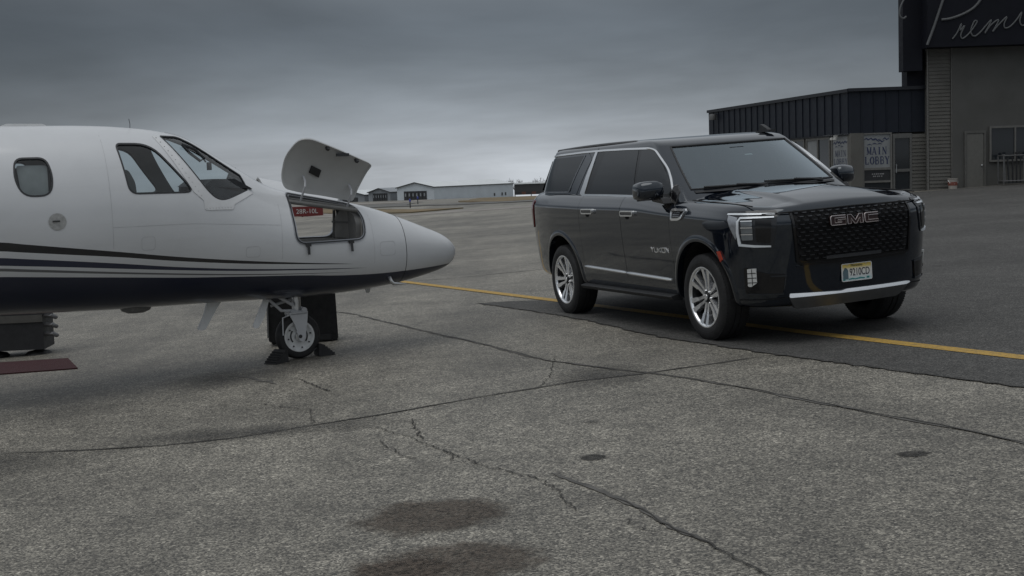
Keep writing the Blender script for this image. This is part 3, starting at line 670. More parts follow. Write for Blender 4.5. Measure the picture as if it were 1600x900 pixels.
# taxiway edge lights
for x,y,l in ((-6.4,83.0,'nearer blue taxiway light on its short stake'),(-6.96,98.0,'farther blue taxiway light on its short stake')):
    t=empty('taxiway_light',(x,y,gz(x,y)),label=l,cat='light',group='blue taxiway edge lights')
    m=MB();m.tube([(0,0,-.05),(0,0,.42)],.035,8);build('stake',m,BLACKP,t)
    m=MB();m.lathe([(.0,.60),(.055,.57),(.065,.46),(.05,.40),(0,.40)],12,0,(0,0,0),'z')
    build('lens',m,mat('blue_lens',(.06,.08,.36),.3),t)
# ================================================================== BUSINESS JET
JET=Matrix.Translation((-2.219,13.075,-.099))@Matrix.Rotation(math.radians(28),4,'Z')
jet=empty('business_jet',M=JET,label='white business jet with black and navy stripes and its nose baggage door open',cat='airplane')
jt=_pchip([(-7,2.41),(-2.73,2.41),(-2.17,2.408),(-1.88,2.4),(-1.58,2.378),(-1.42,2.36),(-1.28,2.335),(-1.10,2.285),(-1.0,2.235),(-.775,2.09),(-.535,1.94),(-.355,1.825),(-.22,1.765),(-.07,1.722),(.3,1.645),(.70,1.555),(.965,1.475),(1.25,1.365),(1.45,1.283),(1.64,1.20),(1.72,1.148),(1.77,1.098),(1.80,1.05),(1.812,1.005)])
jb=_pchip([(-7,.72),(-2.84,.685),(-2.24,.667),(-1.69,.655),(-.8,.648),(.03,.635),(.475,.648),(.905,.682),(1.18,.718),(1.43,.768),(1.635,.822),(1.72,.86),(1.77,.90),(1.80,.952),(1.812,1.005)])
jw=_pchip([(-7,.80),(-1.9,.80),(-1.4,.78),(-1.0,.735),(-.5,.66),(0,.595),(.5,.51),(.9,.425),(1.2,.345),(1.45,.268),(1.64,.195),(1.72,.152),(1.77,.108),(1.80,.058),(1.812,.004)])
jc=_pchip([(-7,1.52),(-1.6,1.50),(-1.0,1.38),(-.4,1.24),(.2,1.14),(.9,1.06),(1.4,1.02),(1.812,1.005)])
def jn(s): return 2.12
def hullp(s,q,k=0.0):
    w,c=jw(s),jc(s);n=jn(s);cs,sn=math.cos(q),math.sin(q)
    y=w*math.copysign(abs(cs)**(2/n),cs);h=(jt(s)-c) if sn>=0 else (c-jb(s));z=c+h*math.copysign(abs(sn)**(2/n),sn)
    return (s,y,z)
def H(s,z,off=0.0,side=-1):
    w,c=jw(s),jc(s);h=max(1e-3,(jt(s)-c) if z>=c else (c-jb(s)));n=jn(s)
    r=min(.9995,abs((z-c)/h));y=w*(1-r**n)**(1/n)
    gy=n*(max(y,1e-3)/w)**(n-1)/w;gzz=n*r**(n-1)/h*(1 if z>=c else -1);L=math.hypot(gy,gzz)
    return (s,side*(y+off*gy/L),z+off*gzz/L)
def HN(side): return lambda s,z,o=0:H(s,z,o,side)
# --- paint: white with stripes laid out by station and height on the hull
def jet_paint(name,stripes=True):
    q=NT(name);v=q.obj();sp=q.n('ShaderNodeSeparateXYZ',{0:v});X,Z=sp.outputs[0],sp.outputs[2]
    u=q.rng(X,-7,2,0,1)
    def curve(tab):
        n=q.n('ShaderNodeFloatCurve',{1:u});c=n.mapping.curves[0];f=_pchip(tab);xs=[tab[0][0]+(tab[-1][0]-tab[0][0])*i/18 for i in range(19)]
        P=[((x+7)/9,f(x)/2.5) for x in xs]
        if P[0][0]>.001: P=[(0,P[0][1]+.12*P[0][0])]+P
        if P[-1][0]<.999: P=P+[(1,P[-1][1])]
        while len(c.points)<len(P): c.points.new(.5,.5)
        for a,(x,y) in zip(c.points,P): a.location=(x,y);a.handle_type='AUTO'
        n.mapping.update();return n.outputs[0]
    zz=q.math('MULTIPLY',Z,1/2.5)
    def band(t,b):
        hi=q.math('GREATER_THAN',curve(t),zz);lo=q.math('GREATER_THAN',zz,curve(b));return q.math('MULTIPLY',hi,lo)
    nz=q.rng(q.noise(v,2.0,5),.3,.7,.96,1.04)
    base=q.mix(1.0,(.58,.595,.612,1),q.n('ShaderNodeCombineColor',{0:nz,1:nz,2:nz}).outputs[0],'MULTIPLY')
    # faint grime streaks
    sv=q.n('ShaderNodeMapping',{0:v,3:(.6,2,9)}).outputs[0];base=q.mix(q.rng(q.noise(sv,1.6,6,.6),.55,.8,0,.10),base,(.30,.29,.27,1))
    if stripes:
        b1=band([(-2.88,1.38),(-2.36,1.306),(-1.81,1.228),(-1.415,1.169),(-.638,1.073),(-.135,1.023),(.3,.984),(.50,.967)],[(-2.887,1.303),(-2.363,1.244),(-1.815,1.182),(-1.417,1.128),(-.64,1.046),(-.136,1.008),(.3,.978),(.50,.9675)])
        b2=band([(-2.89,1.245),(-2.367,1.188),(-1.82,1.124),(-1.42,1.072),(-.643,.995),(0,.953),(.4,.930),(.66,.918)],[(-2.895,1.177),(-2.37,1.131),(-1.82,1.078),(-1.42,1.04),(-.644,.977),(0,.941),(.4,.924),(.66,.9185)])
        b3=band([(-2.897,1.153),(-1.823,1.047),(-1.2,.99),(-.645,.946),(0,.908),(.56,.884)],[(-2.898,1.127),(-1.825,1.029),(-1.2,.976),(-.646,.935),(0,.902),(.56,.885)])
        bl=q.math('GREATER_THAN',curve([(-2.9,1.077),(-1.83,.998),(-1.25,.955),(-.647,.922),(0,.886),(.3,.862),(.8,.846),(1.18,.853),(1.5,.868),(1.8,.885)]),zz)
        base=q.mix(b3,base,(.12,.125,.13,1));base=q.mix(b1,base,(.012,.013,.016,1));base=q.mix(b2,base,(.014,.020,.048,1));base=q.mix(bl,base,(.010,.015,.036,1))
    q.set(Base_Color=base,Roughness=.34,Coat_Weight=.5,Coat_Roughness=.08)
    q.bump(q.noise(v,3.5,3),.03,.02);return q.m
JP=jet_paint('jet_paint');LIN=mat('cabin_lining',(.30,.30,.29),.8,var=.06)
def hull_mesh(s0,s1,ns,na=112,tip=False):
    m=MB();S=[s0+(s1-s0)*i/ns for i in range(ns+1)]
    if tip: S=[s1-(s1-s0)*(1-i/ns)**2.2 for i in range(ns+1)]
    for s in S:
        for j in range(na): m.v.append(hullp(s,2*math.pi*j/na))
    for i in range(ns):
        for j in range(na): m.f.append((i*na+j,i*na+(j+1)%na,(i+1)*na+(j+1)%na,(i+1)*na+j));m.i.append(0)
    if tip: m.f.append(tuple(ns*na+j for j in range(na)));m.i.append(0)
    return m
WIN_CAB=rounded([(-2.70,2.098),(-2.44,2.098),(-2.40,1.93),(-2.435,1.765),(-2.66,1.765),(-2.725,1.92)],[.07,.07,.12,.09,.09,.14])
WIN_CKP=rounded([(-1.812,2.215),(-1.50,2.208),(-1.185,1.79),(-1.20,1.75),(-1.755,1.755)],[.05,.13,.05,.05,.08])
WIND=rounded([(-1.36,2.285),(-1.18,2.278),(-1.03,2.188),(-.625,1.895),(-.598,1.752),(-.865,1.66),(-.955,1.682),(-1.03,1.765)],[.015,.04,.06,.01,.015,.09,.09,.05])
BAG=rounded([(-.145,1.70),(.585,1.552),(.625,1.42),(.60,1.208),(-.165,1.208),(-.175,1.52)],[.05,.10,.05,.10,.10,.05])
hm=hull_mesh(-6.2,1.09,190)
body=build('fuselage',hm,[JP,LIN],jet,angle=50,recalc=True)
mod=body.modifiers.new('shell','SOLIDIFY');mod.thickness=.028;mod.offset=-1;mod.material_offset=1;mod.material_offset_rim=0
dg=bpy.context.evaluated_depsgraph_get();dg.update();_me=bpy.data.meshes.new_from_object(body.evaluated_get(dg));body.modifiers.clear();body.data=_me
WINDF=rounded([(-1.36,2.298),(-1.18,2.292),(-1.03,2.232),(-.80,2.088),(-.56,1.935),(-.54,1.76),(-.865,1.66),(-.955,1.682),(-1.03,1.765)],[.015,.04,.06,.04,.01,.015,.09,.09,.05])
for P,ya,yb in ((WIN_CAB,-1.5,1.5),(WIN_CKP,-1.5,1.5),(WIND,-1.5,0),(WINDF,0,1.5),(BAG,-1.5,1.5)):
    c=MB();c.prism(P,lambda u,v,o=0:(u,o,v),ya,yb);co=build('cutter',c,[LIN],jet,smooth=False)
    bpy.context.view_layer.update();boolean(body,co);drop(co)
body.data.shade_smooth();body.data.set_sharp_from_angle(angle=math.radians(38))
rd=build('radome',hull_mesh(1.096,1.812,50,112,tip=True),JP,jet,angle=60)
m=MB();m.tube([hullp(1.093,2*math.pi*j/96)[0:1]+tuple(a*b for a,b in zip(hullp(1.093,2*math.pi*j/96)[1:],(1,1))) for j in range(96)],.0035,6,closed=True);build('radome_seam',m,DARKG,jet)
m=MB();m.v=[hullp(-6.19,2*math.pi*j/60) for j in range(60)];m.f=[tuple(range(60))];m.i=[0];build('aft_bulkhead',m,JP,jet,smooth=False)
# --- windows
JGL=glass_mat('aircraft_glazing',(.80,.86,.88),1.0,fk=1.1)
SHADE=mat('window_shade',(.22,.225,.22),.7)
for sd in(-1,1):
    h=HN(sd)
    for nm,P in(('cabin_window',WIN_CAB),('side_window',WIN_CKP),('windshield',WIND if sd<0 else WINDF)):
        g=MB();g.patch(P,h,.05,.05,off=-.008);w=build(nm,g,JGL,jet)
        g=MB();g.ribbon(P,.015 if nm!='windshield' else .010,h,off=.003,back=-.02,closed=True);build('seal',g,DARKG,w)
    g=MB();g.patch([(u,v) for u,v in rounded([(-2.69,2.06),(-2.43,2.06),(-2.45,1.75),(-2.67,1.75)],.03)],h,.06,.06,off=-.045);build('window_shade',g,SHADE,jet)
FRM=mat('windshield_frame_paint',(.62,.63,.64),.42,var=.06)
fr_out=[(-1.43,2.285),(-1.20,1.80),(-1.085,1.665),(-1.078,1.578),(-.79,1.571),(-.778,1.615),(-.545,1.71)]
for sd in(-1,1):
    h=HN(sd);m=MB()
    m.patch(rounded([(-1.168,1.752),(-1.08,1.668),(-1.076,1.578),(-.79,1.571),(-.776,1.618),(-.552,1.712),(-.59,1.742),(-.862,1.652),(-.962,1.676),(-1.045,1.765),(-1.39,2.275),(-1.44,2.282)],[.01,.015,.02,.02,.015,.005,.005,.09,.09,.04,.005,.005],4),h,.04,.04,off=.006,back=-.004)
    w=build('windshield_frame',m,FRM,jet)
    m=MB()
    for i in range(9):
        s=-1.06+.03*i;x,y,z=H(s,1.59+.0*i,.0065,sd);m.lathe([(0,.003),(.004,.0025),(.0055,0)],8,0,(x,y,z),'y')
    for t in range(14):
        u=t/13;s=-1.40+.31*u;z=2.26-.55*u;x,y,zz=H(s-.01,z,.0065,sd);m.lathe([(0,.003),(.004,.0025),(.0055,0)],8,0,(x,y,zz),'y')
    build('rivets',m,DARKG,w)['kind']='stuff'
# centre post running down the windshield
m=MB();pts=[(s,0,jt(s)+.002) for s in [-1.25+.05*i for i in range(20)]]
for i in range(len(pts)-1): m.bar(pts[i],pts[i+1],.07,.012)
build('centre_post',m,FRM,jet)
# --- cockpit
INTD=mat('cockpit_dark',(.028,.030,.034),.8);SEAT=mat('cockpit_leather',(.10,.098,.095),.6)
m=MB();m.add([(-.98,-.62,1.80),(-.98,.62,1.80),(-.42,.45,1.68),(-.42,-.45,1.68),(-1.0,-.66,1.45),(-1.0,.66,1.45),(-.42,.45,1.5),(-.42,-.45,1.5)],[(0,1,2,3),(0,1,5,4),(0,3,7,4),(1,2,6,5),(2,3,7,6)]);m.prism([(-1.02,1.80),(-.93,1.865),(-.72,1.86),(-.55,1.76)],lambda u,v,o=0:(u,o,v),-.52,.52);build('glareshield',m,INTD,jet,smooth=False)
for y in(-.36,.36):
    e=MB();e.prism(rounded([(-1.72,1.1),(-1.60,1.1),(-1.66,1.86),(-1.72,1.98),(-1.82,1.97),(-1.84,1.8)],.04),lambda u,v,o=0:(u,y+o,v),-.2,.2);build('cockpit_seat',e,SEAT,jet)
m=MB();m.box((-3.2,0,1.5),(.03,1.05,1.1));build('cabin_divider',m,SEAT,jet,smooth=False)
m=MB();m.box((-4.0,0,1.02),(4.2,1.2,.03));build('cabin_floor',m,SEAT,jet,smooth=False)
m=MB();m.box((-.90,-.30,1.99),(.03,.07,.075));m.tube([(-.93,-.3,2.03),(-1.0,-.25,2.15)],.008);build('compass',m,INTD,jet)
m=MB();m.tube([(-1.18,-.42,2.20),(-1.12,-.44,2.12),(-1.02,-.44,2.04),(-.98,-.44,2.06),(-1.06,-.42,2.15),(-1.18,-.42,2.20)],.014);build('sun_visor',m,INTD,jet)
m=MB();p0=Vector((-.66,-.10,1.875));p1=Vector((-.575,-.34,1.79));m.bar(p0,p1,.03,.018);m.bar(p0+Vector((.0,-.02,.01)),(-.47,-.16,1.80),.10,.02);build('windshield_wiper',m,FRM,jet)
# --- nose baggage bay
BAY=mat('baggage_bay_panel',(.30,.29,.275),.7,var=.1,dirt=.15);BAYD=mat('baggage_bay_dark_panel',(.16,.16,.155),.7,var=.12)  # second, darker grey for the bay's rack frame, brackets and ceiling duct
def section(s,k,zlo=None,zhi=None):
    P=[hullp(s,2*math.pi*j/48) for j in range(48)];c=jc(s);out=[]
    for _,y,z in P:
        z=c+(z-c)*k;y*=k
        if zlo is not None: z=max(z,zlo)
        if zhi is not None: z=min(z,zhi)
        out.append((y,z))
    return out
bay=MB()
for s in (.60,-.165):
    pl=section(s,.955);bay.prism(pl,lambda u,v,o=0,s=s:(s+o,u,v),0,.012 if s>0 else -.012)
bay.prism([(-.165,-.56),(.60,-.465),(.60,.465),(-.165,.56)],lambda u,v,o=0:(u,v,o),1.175,1.195)
bb=build('baggage_bay',bay,BAY,jet,smooth=False)
m=MB()
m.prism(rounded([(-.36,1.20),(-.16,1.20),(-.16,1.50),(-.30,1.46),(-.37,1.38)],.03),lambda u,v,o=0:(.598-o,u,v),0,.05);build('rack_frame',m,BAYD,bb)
m=MB();m.prism(rounded([(-.12,1.21),(.33,1.21),(.30,1.42),(.1,1.5),(-.12,1.5)],.03),lambda u,v,o=0:(.598-o,u,v),0,.03);build('liner_panel',m,BAY,bb)
m=MB()
for y in(-.14,.345): m.bar((.57,y,1.2),(.57,y*.9,1.50),.02,.03)
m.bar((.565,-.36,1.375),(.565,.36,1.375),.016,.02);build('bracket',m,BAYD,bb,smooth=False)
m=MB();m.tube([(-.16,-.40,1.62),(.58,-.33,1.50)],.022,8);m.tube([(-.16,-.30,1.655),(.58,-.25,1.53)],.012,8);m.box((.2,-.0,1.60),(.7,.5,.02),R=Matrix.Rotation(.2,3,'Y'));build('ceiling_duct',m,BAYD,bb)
m=MB();m.prism([(-.1,-.42),(.55,-.36),(.55,.36),(-.1,.42)],lambda u,v,o=0:(u,v,o),1.196,1.206);build('floor_mat',m,mat('bay_mat',(.19,.185,.175),.9,var=.2,vs=25),bb,smooth=False)
for sd in(-1,1):
    m=MB();m.ribbon(BAG,.030,HN(sd),off=.007,back=-.03,closed=True);m.ribbon(BAG,.012,HN(sd),off=.011,back=.0,mi=1,closed=True);build('door_seal',m,[SATIN,DARKG],jet)
# open door: the hull panel itself swung up about its top edge
DOORIN=mat('door_inner_skin',(.44,.445,.44),.5,var=.06,vs=3,dirt=.15)
def bag_door(sd,ang):
    ax0,ax1=Vector(H(-.16,1.705,.012,sd)),Vector(H(.585,1.556,.012,sd));axis=(ax1-ax0).normalized()
    R=Matrix.Translation(ax0)@Matrix.Rotation(ang*sd,4,axis)@Matrix.Translation(-ax0)
    f=lambda s,z,o=0:tuple(R@Vector(H(s,z,o,sd)))
    P=rounded([(-.20,1.692),(.585,1.54),(.618,1.42),(.615,1.225),(.575,1.212),(-.22,1.212),(-.235,1.52)],[.07,.03,.05,.02,.02,.13,.05],6)
    m=MB();m.patch(P,f,.05,.04,off=.012,back=-.004);d=build('baggage_door',m,JP if False else DOORSKIN,jet)
    m=MB();m.patch(P,f,.05,.04,off=-.005);m.ribbon(P,.018,f,off=-.011,back=-.004,closed=True);build('inner_skin',m,DOORIN,d)
    m=MB();m.ribbon([(.10,1.54),(.10,1.48)],.115,f,off=-.024,back=-.014);build('placard',m,BLACKP,d)
    for s in (.07,.43):
        m=MB();m.ribbon([(s,1.245),(s,1.213)],.03,f,off=-.04,back=.0);build('latch_keeper',m,DARKG,d)
    m=MB();m.box(f(.25,1.225,-.03),(.13,.03,.03));build('latch',m,DARKG,d)
    for s,zt_ in ((-.0,1.66),(.5,1.56)):
        a=Vector(f(s,zt_-.08,-.015));b=Vector(H(s,zt_-.02,-.02,sd));mid=(a+b)/2+Vector((0,sd*.10,.02))
        m=MB();m.tube([a,a*.5+mid*.5+Vector((0,sd*.03,0)),mid,b*.5+mid*.5,b],.011,8);build('hinge_arm',m,ALU,d)
    return d
DOORSKIN=jet_paint('door_paint',False)
bag_door(-1,math.radians(115));bag_door(1,math.radians(62))
for s in(-.05,.43):
    m=MB();
    x,y,z=H(s,1.20,.012);m.box((x,y-.008,z-.008),(.05,.02,.03));x2,y2,z2=H(s,1.10,.02);m.bar((x,y-.012,z-.02),(x2,y2-.01,z2),.022,.012);build('door_latch',m,DARKG,jet)
# --- small fittings
m=MB();c=H(-2.40,1.535);ring=[H(-2.40+.075*math.cos(t*.3307),1.535+.075*math.sin(t*.3307),.004) for t in range(19)];m.add(ring,[tuple(range(19))]);pl_=build('static_port_plate',m,mat('bare_plate',(.42,.42,.41),.35,.6,var=.2,vs=30),jet,smooth=False)
m=MB();m.bar(H(-2.44,1.54,.012),H(-2.38,1.54,.012),.022,.012);build('port',m,DARKG,pl_)
m=MB();m.prism(rounded([(-2.74,2.40),(-2.32,2.40),(-2.36,2.425),(-2.68,2.43)],.02),lambda u,v,o=0:(u,o,v),-.07,.07);build('roof_antenna',m,WHITE,jet)
m=MB();m.tube([(-1.60,-.18,2.37),(-1.60,-.19,2.41),(-1.61,-.20,2.455)],.003,5);build('whip_antenna',m,DARKG,jet)
m=MB();bl=[(-.94,.66),(-.775,.66),(-.83,.60),(-.965,.375),(-1.03,.38),(-.99,.47)]
m.prism(rounded([(-.915,.668),(-.765,.668),(-.83,.58),(-.955,.378),(-1.035,.382),(-.96,.52)],[0,0,.03,.03,.03,.03]),lambda u,v,o=0:(u,o,v),-.02,.02);build('blade_antenna',m,WHITE,jet)
m=MB();m.prism([(-1.09,.668),(-.75,.668),(-.80,.657),(-1.0,.655)],lambda u,v,o=0:(u,o,v),-.07,.07);build('antenna_base',m,mat('navy_gloss',(.012,.018,.042),.3),jet)
m=MB();
for a in [0]:
    V=[];n=24
    prof=[(0,-.07),(.5,-.064),(.85,-.04),(1,0)]
    for i in range(n):
        t=2*math.pi*i/n
        for r,h in prof: V.append((-1.61+.16*r*math.cos(t),.09*r*math.sin(t),.668+h))
    m.add(V,[(i*4+j,((i+1)%n)*4+j,((i+1)%n)*4+j+1,i*4+j+1) for i in range(n) for j in range(3)])
build('belly_beacon',m,mat('beacon_lens',(.20,.20,.20),.25),jet)
m=MB();x,y,z=H(.915,.80,0);m.tube([(x,y+.03,z),(x+.005,y-.02,z-.05),(x+.03,y-.03,z-.075),(x+.10,y-.03,z-.08),(x+.17,y-.028,z-.082)],[.026,.022,.018,.012,.007],10);build('pitot_probe',m,STEEL,jet)
m=MB();m.prism(rounded([(.80,.69),(.87,.69),(.845,.61),(.81,.61)],.012),lambda u,v,o=0:(u,.1+o,v),-.01,.01);build('drain_mast',m,WHITE,jet)
m=MB();m.lathe([(0,.02),(.012,.018),(.014,0)],10,0,H(.02,.905,0),'y');build('air_temperature_probe',m,STEEL,jet)
m=MB();m.lathe([(0,.012),(.008,.01),(.01,0)],8,0,(-.56,0,jt(-.56)+.005),'z');build('vent_stud',m,DARKG,jet)
# --- nose gear
gear=MB();gear.tube([(0,.0,.72),(0,0,.50)],.045,16);gear.tube([(0,0,.52),(0,0,.44)],.032,12);build('gear_strut',gear,STEEL,jet)
m=MB();m.box((0,0,.475),(.16,.13,.05));m.lathe([(0,-.075),(.03,-.075),(.03,.075),(0,.075)],14,0,(.06,0,.50),'y')
fp=rounded([(-.105,.47),(.09,.48),(.085,.42),(.05,.20),(.02,.175),(-.015,.20),(-.045,.34)],[.02,.02,.05,.02,.02,.02,.05])
for y in(-.088,.076): m.prism(fp,lambda u,v,o=0,y=y:(u,y+o,v),0,.014)
m.prism([(-.1,.46),(.09,.465),(.09,.49),(-.1,.485)],lambda u,v,o=0:(u,o,v),-.088,.09);build('gear_fork',m,ALU,jet,angle=30)
m=MB();m.tube([(-.02,-.03,.50),(-.17,-.03,.51),(-.32,-.02,.66)],.016,8);m.tube([(-.01,.03,.62),(-.26,.03,.56)],.014,8);m.tube([(-.05,-.05,.56),(-.22,-.05,.67)],.018,8);m.tube([(-.1,-.07,.46),(-.175,-.075,.44),(-.178,-.075,.26)],.007,6);build('drag_brace',m,ALU,jet)
m=MB();m.prism([(-.35,.68),(.22,.655),(.22,.648),(-.35,.645)],lambda u,v,o=0:(u,o,v),-.13,.13);build('gear_well',m,INTD,jet,smooth=False)
for y in(-.02,):
    m=MB();R=Matrix.Rotation(.12*(1 if y<0 else -1),3,'X');P=rounded([(-.345,.648),(-.285,.648),(-.36,.46),(-.435,.352),(-.492,.368),(-.44,.47)],[.02,.02,.05,.03,.03,.05]);m.prism(P,lambda u,v,o=0,y=y:(u,y+o+(.65-v)*.15*(-1 if y<0 else 1),v),-.011,.011);build('gear_door',m,WHITE,jet)
wh=MB();wh.lathe([(.155,-.055),(.185,-.062),(.215,-.052),(.232,-.025),(.236,0),(.232,.025),(.215,.052),(.185,.062),(.155,.055)],56,0,(0,0,.236));wl=build('nose_wheel',wh,BLACKR,jet)
m=MB();m.lathe([(.03,-.068),(.045,-.066),(.055,-.04),(.10,-.036),(.125,-.042),(.142,-.058),(.160,-.060),(.163,-.05),(.163,.05),(.16,.06),(.142,.058),(.1,.036),(.03,.05)],48,0,(0,0,.236));build('rim',m,mat('wheel_white',(.60,.61,.61),.4,var=.12,vs=20,dirt=.2),wl)
m=MB();m.lathe([(0,-.09),(.02,-.088),(.024,-.07),(.024,-.06)],16,0,(0,0,.236));m.lathe([(0,-.075),(.045,-.073),(.05,-.06)],16,1,(0,0,.236));build('axle_nut',m,[BLACKP,STEEL],wl)
for k in range(8):
    a=k*math.pi/4+.2;m=MB();m.lathe([(0,-.062),(.008,-.061),(.0085,-.05),(0,-.05)],10,0,(.128*math.cos(a)*.93,.0,.236+.128*math.sin(a)*.93));build('bolt',m,DARKG,wl)
for a0 in(-40,140):
    m=MB();P=[(.088*math.cos(math.radians(a0+i*8)),.236+.088*math.sin(math.radians(a0+i*8))) for i in range(11)];m.ribbon(P,.016,lambda u,v,o=0:(u,-.0395-o,v));build('rim_slot',m,DARKG,wl)
# ================================================================== THINGS ROUND THE JET
RIDGE=mat('chock_rubber',(.025,.025,.026),.8,var=.3,bump=.4)
def chock(x,y,rot,label,flip):
    e=empty('wheel_chock',(x,y,gz(x,y)),label=label,cat='wheel chock',group='black rubber chocks at the nose wheel');e.rotation_euler=(0,0,rot)
    m=MB();m.prism(rounded([(-.10*flip,0),(.085*flip,0),(-.07*flip,.132),(-.095*flip,.132)],.012,3),lambda u,v,o=0:(u,o,v),-.085,.085);build('wedge',m,RIDGE,e)
    for i in range(5):
        t=.15+i*.16;m=MB();m.bar(((.085-.155*t)*flip,-.08,.132*t+.004),((.085-.155*t)*flip,.08,.132*t+.004),.02,.012);build('tread_ridge',m,RIDGE,e)
    m=MB();m.tube([(-.105*flip,-.04,.085),(-.145*flip,-.03,.06),(-.145*flip,.03,.06),(-.105*flip,.04,.085)],.006,6);build('rope_handle',m,BLACKP,e)
Zr=math.radians(28)
def jl(s,y): p=JET@Vector((s,y,0));return p.x,p.y
x,y=jl(-.285,-.12);chock(x,y,Zr+.45,'ridged black chock wedged behind the nose wheel',-1)
x,y=jl(.285,-.02);chock(x,y,Zr,'smooth black triangular chock in front of the nose wheel',1)
# black travel trunk behind the wheel
tr=empty('travel_trunk',(-2.39,14.50,gz(-2.39,14.5)),label='tall black wheeled trunk standing behind the nose wheel',cat='trunk');tr.rotation_euler=(0,0,math.radians(8));tr.scale=(.88,.9,.97)
TRK=mat('trunk_fabric',(.010,.0105,.012),.7,var=.3,bump=.2)
m=MB();m.prism(rounded([(-.44,.035),(.44,.035),(.42,.80),(-.42,.80)],.035),lambda u,v,o=0:(u,o,v),-.22,.22);build('case',m,TRK,tr)
m=MB()
for x in(-.445,):
    m.bar((x,-.225,.09),(x*.965,-.225,.78),.02,.02)
build('edge_trim',m,mat('trunk_trim',(.16,.165,.17),.5),tr)
for x in(-.38,.1,.40):
    for y in(-.17,.17):
        m=MB();m.lathe([(0,-.02),(.026,-.02),(.03,-.01),(.03,.01),(.026,.02),(0,.02)],14,0,(x,y,.03));m.box((x,y,.05),(.05,.05,.03));build('caster',m,BLACKR,tr)
m=MB();m.box((.22,-.225,.07),(.26,.03,.06));build('foot_guard',m,BLACKP,tr,smooth=False)
m=MB();m.tube([(-.1,-.225,.6),(-.1,-.26,.6),(.1,-.26,.6),(.1,-.225,.6)],.012);build('handle',m,BLACKP,tr)
# dark service cart at the left edge
ct=empty('service_cart',(-5.98,15.5,gz(-5.98,15.5)),label='dark boxy cart with a pale strip standing under the cabin at the picture edge',cat='cart');ct.rotation_euler=(0,0,math.radians(6))
m=MB();m.box((0,0,.36),(.62,.5,.56));m.box((.0,0,.70),(.62,.46,.12));build('box',m,mat('cart_grey',(.022,.023,.025),.6,var=.2),ct,smooth=False)
m=MB();m.box((.06,-.255,.455),(.5,.02,.085));build('strip',m,mat('cart_strip',(.09,.088,.08),.6),ct,smooth=False)
m=MB();m.box((-.335,-.2,.36),(.02,.12,.5));build('edge_rail',m,ALU,ct,smooth=False)
for x in(-.3,.2):
    m=MB();m.lathe([(0,.0),(.15,.0),(.16,.02),(.13,.05),(.04,.07),(.03,.12),(0,.12)],20,0,(x,-.08,-.01),'z');build('foot',m,BLACKR,ct)
for z in(.25,.36,.47,.56):
    m=MB();m.tube([(.33,-.18,z),(.41,-.19,z+.01),(.45,-.18,z-.015),(.40,-.12,z-.02)],[.02,.03,.026,.015],8);m.box((.35,-.15,z+.015),(.1,.12,.02));build('fitting',m,mat('cart_fitting_metal',(.20,.20,.205),.45,.8),ct)
# red carpet
CARP=NT('red_carpet');_v=CARP.obj();CARP.set(Base_Color=CARP.ramp(CARP.noise(_v,40,6,.7),[(.3,(.026,.006,.008)),(.7,(.050,.010,.013))]),Roughness=.95);CARP.bump(CARP.noise(_v,180,3),.6,.01);CARP=CARP.m
cp=MB();pol=[(-8.2,15.15),(-6.4,14.82),(-5.97,14.73),(-5.14,14.63),(-4.69,13.63),(-5.54,13.66),(-8.0,13.75)]
cp.patch(pol,GR,.2,.2,off=.014,back=-.002);tag(build('red_carpet',cp,CARP,angle=60),'dark red carpet lying on the concrete below the cabin','carpet')

# panel joints and small access hatches in the skin
JOINT=mat('skin_joint',(.44,.45,.46),.6)
for sd in(-1,1):
    h=HN(sd);m=MB()
    m.ribbon([(-1.93,1.27),(-1.93,1.5),(-1.93,2.0),(-1.93,2.30)],.004,h,off=.0012);m.ribbon([(-.32,1.07),(-.32,1.2),(-.30,1.6)],.004,h,off=.0012)
    m.ribbon([(-1.93,1.46),(-1.2,1.46),(-.32,1.40)],.0035,h,off=.0012)
    m.ribbon([(.70,.96),(.70,1.2),(.70,1.45)],.0035,h,off=.0012)
    build('skin_seam',m,JOINT,jet)
    for s,z,a,b in((.86,1.10,.09,.07),(-.62,1.16,.07,.05),(-1.62,1.30,.06,.06)):
        P=rounded([(s-a,z-b),(s+a,z-b),(s+a,z+b),(s-a,z+b)],.03);m=MB();m.ribbon(P,.004,h,off=.0012,closed=True);o=build('access_hatch',m,JOINT,jet)
        m=MB()
        for (u,v) in((s-a*.8,z-b*.8),(s+a*.8,z-b*.8),(s+a*.8,z+b*.8),(s-a*.8,z+b*.8)): x,y,zz=h(u,v,.001);m.lathe([(0,.002),(.005,.001)],6,0,(x,y,zz),'y')
        build('screw',m,STEEL,o)
# ================================================================== BLACK SUV
CARM=Matrix(((0.346296,0.937073,-0.044414,1.591944),(-0.938000,0.346635,-0.000088,15.582188),(0.015313,0.041690,0.999013,0.070449),(0,0,0,1)))
car=empty('suv',M=CARM,label='large black SUV with chrome trim and polished wheels parked on the asphalt',cat='car')
def paint(name,col):
    q=NT(name);v=q.obj()
    d=q.rng(q.noise(v,2.2,6,.6),.45,.8,0,.02);q.set(Base_Color=q.mix(d,c4(col),(.09,.085,.08,1)),Roughness=q.rng(q.noise(v,6,5,.6),.35,.7,.03,.075))
    q.b.inputs['Specular Tint'].default_value=(.78,.9,1,1);q.set(Coat_Weight=.85,Coat_Roughness=.04)
    q.b.inputs['Specular IOR Level'].default_value=.5;q.bump(q.noise(v,2.6,2),.02,.02);return q.m
CP=paint('black_car_paint',(.005,.0075,.013));GBLK=mat('gloss_black',(.008,.008,.009),.12,var=.1);WELL=mat('wheel_well',(.008,.008,.009),.95)
TINT=NT('privacy_glass');TINT.set(Base_Color=(.010,.012,.014,1),Roughness=.03);TINT.b.inputs['Specular IOR Level'].default_value=.6;TINT=TINT.m
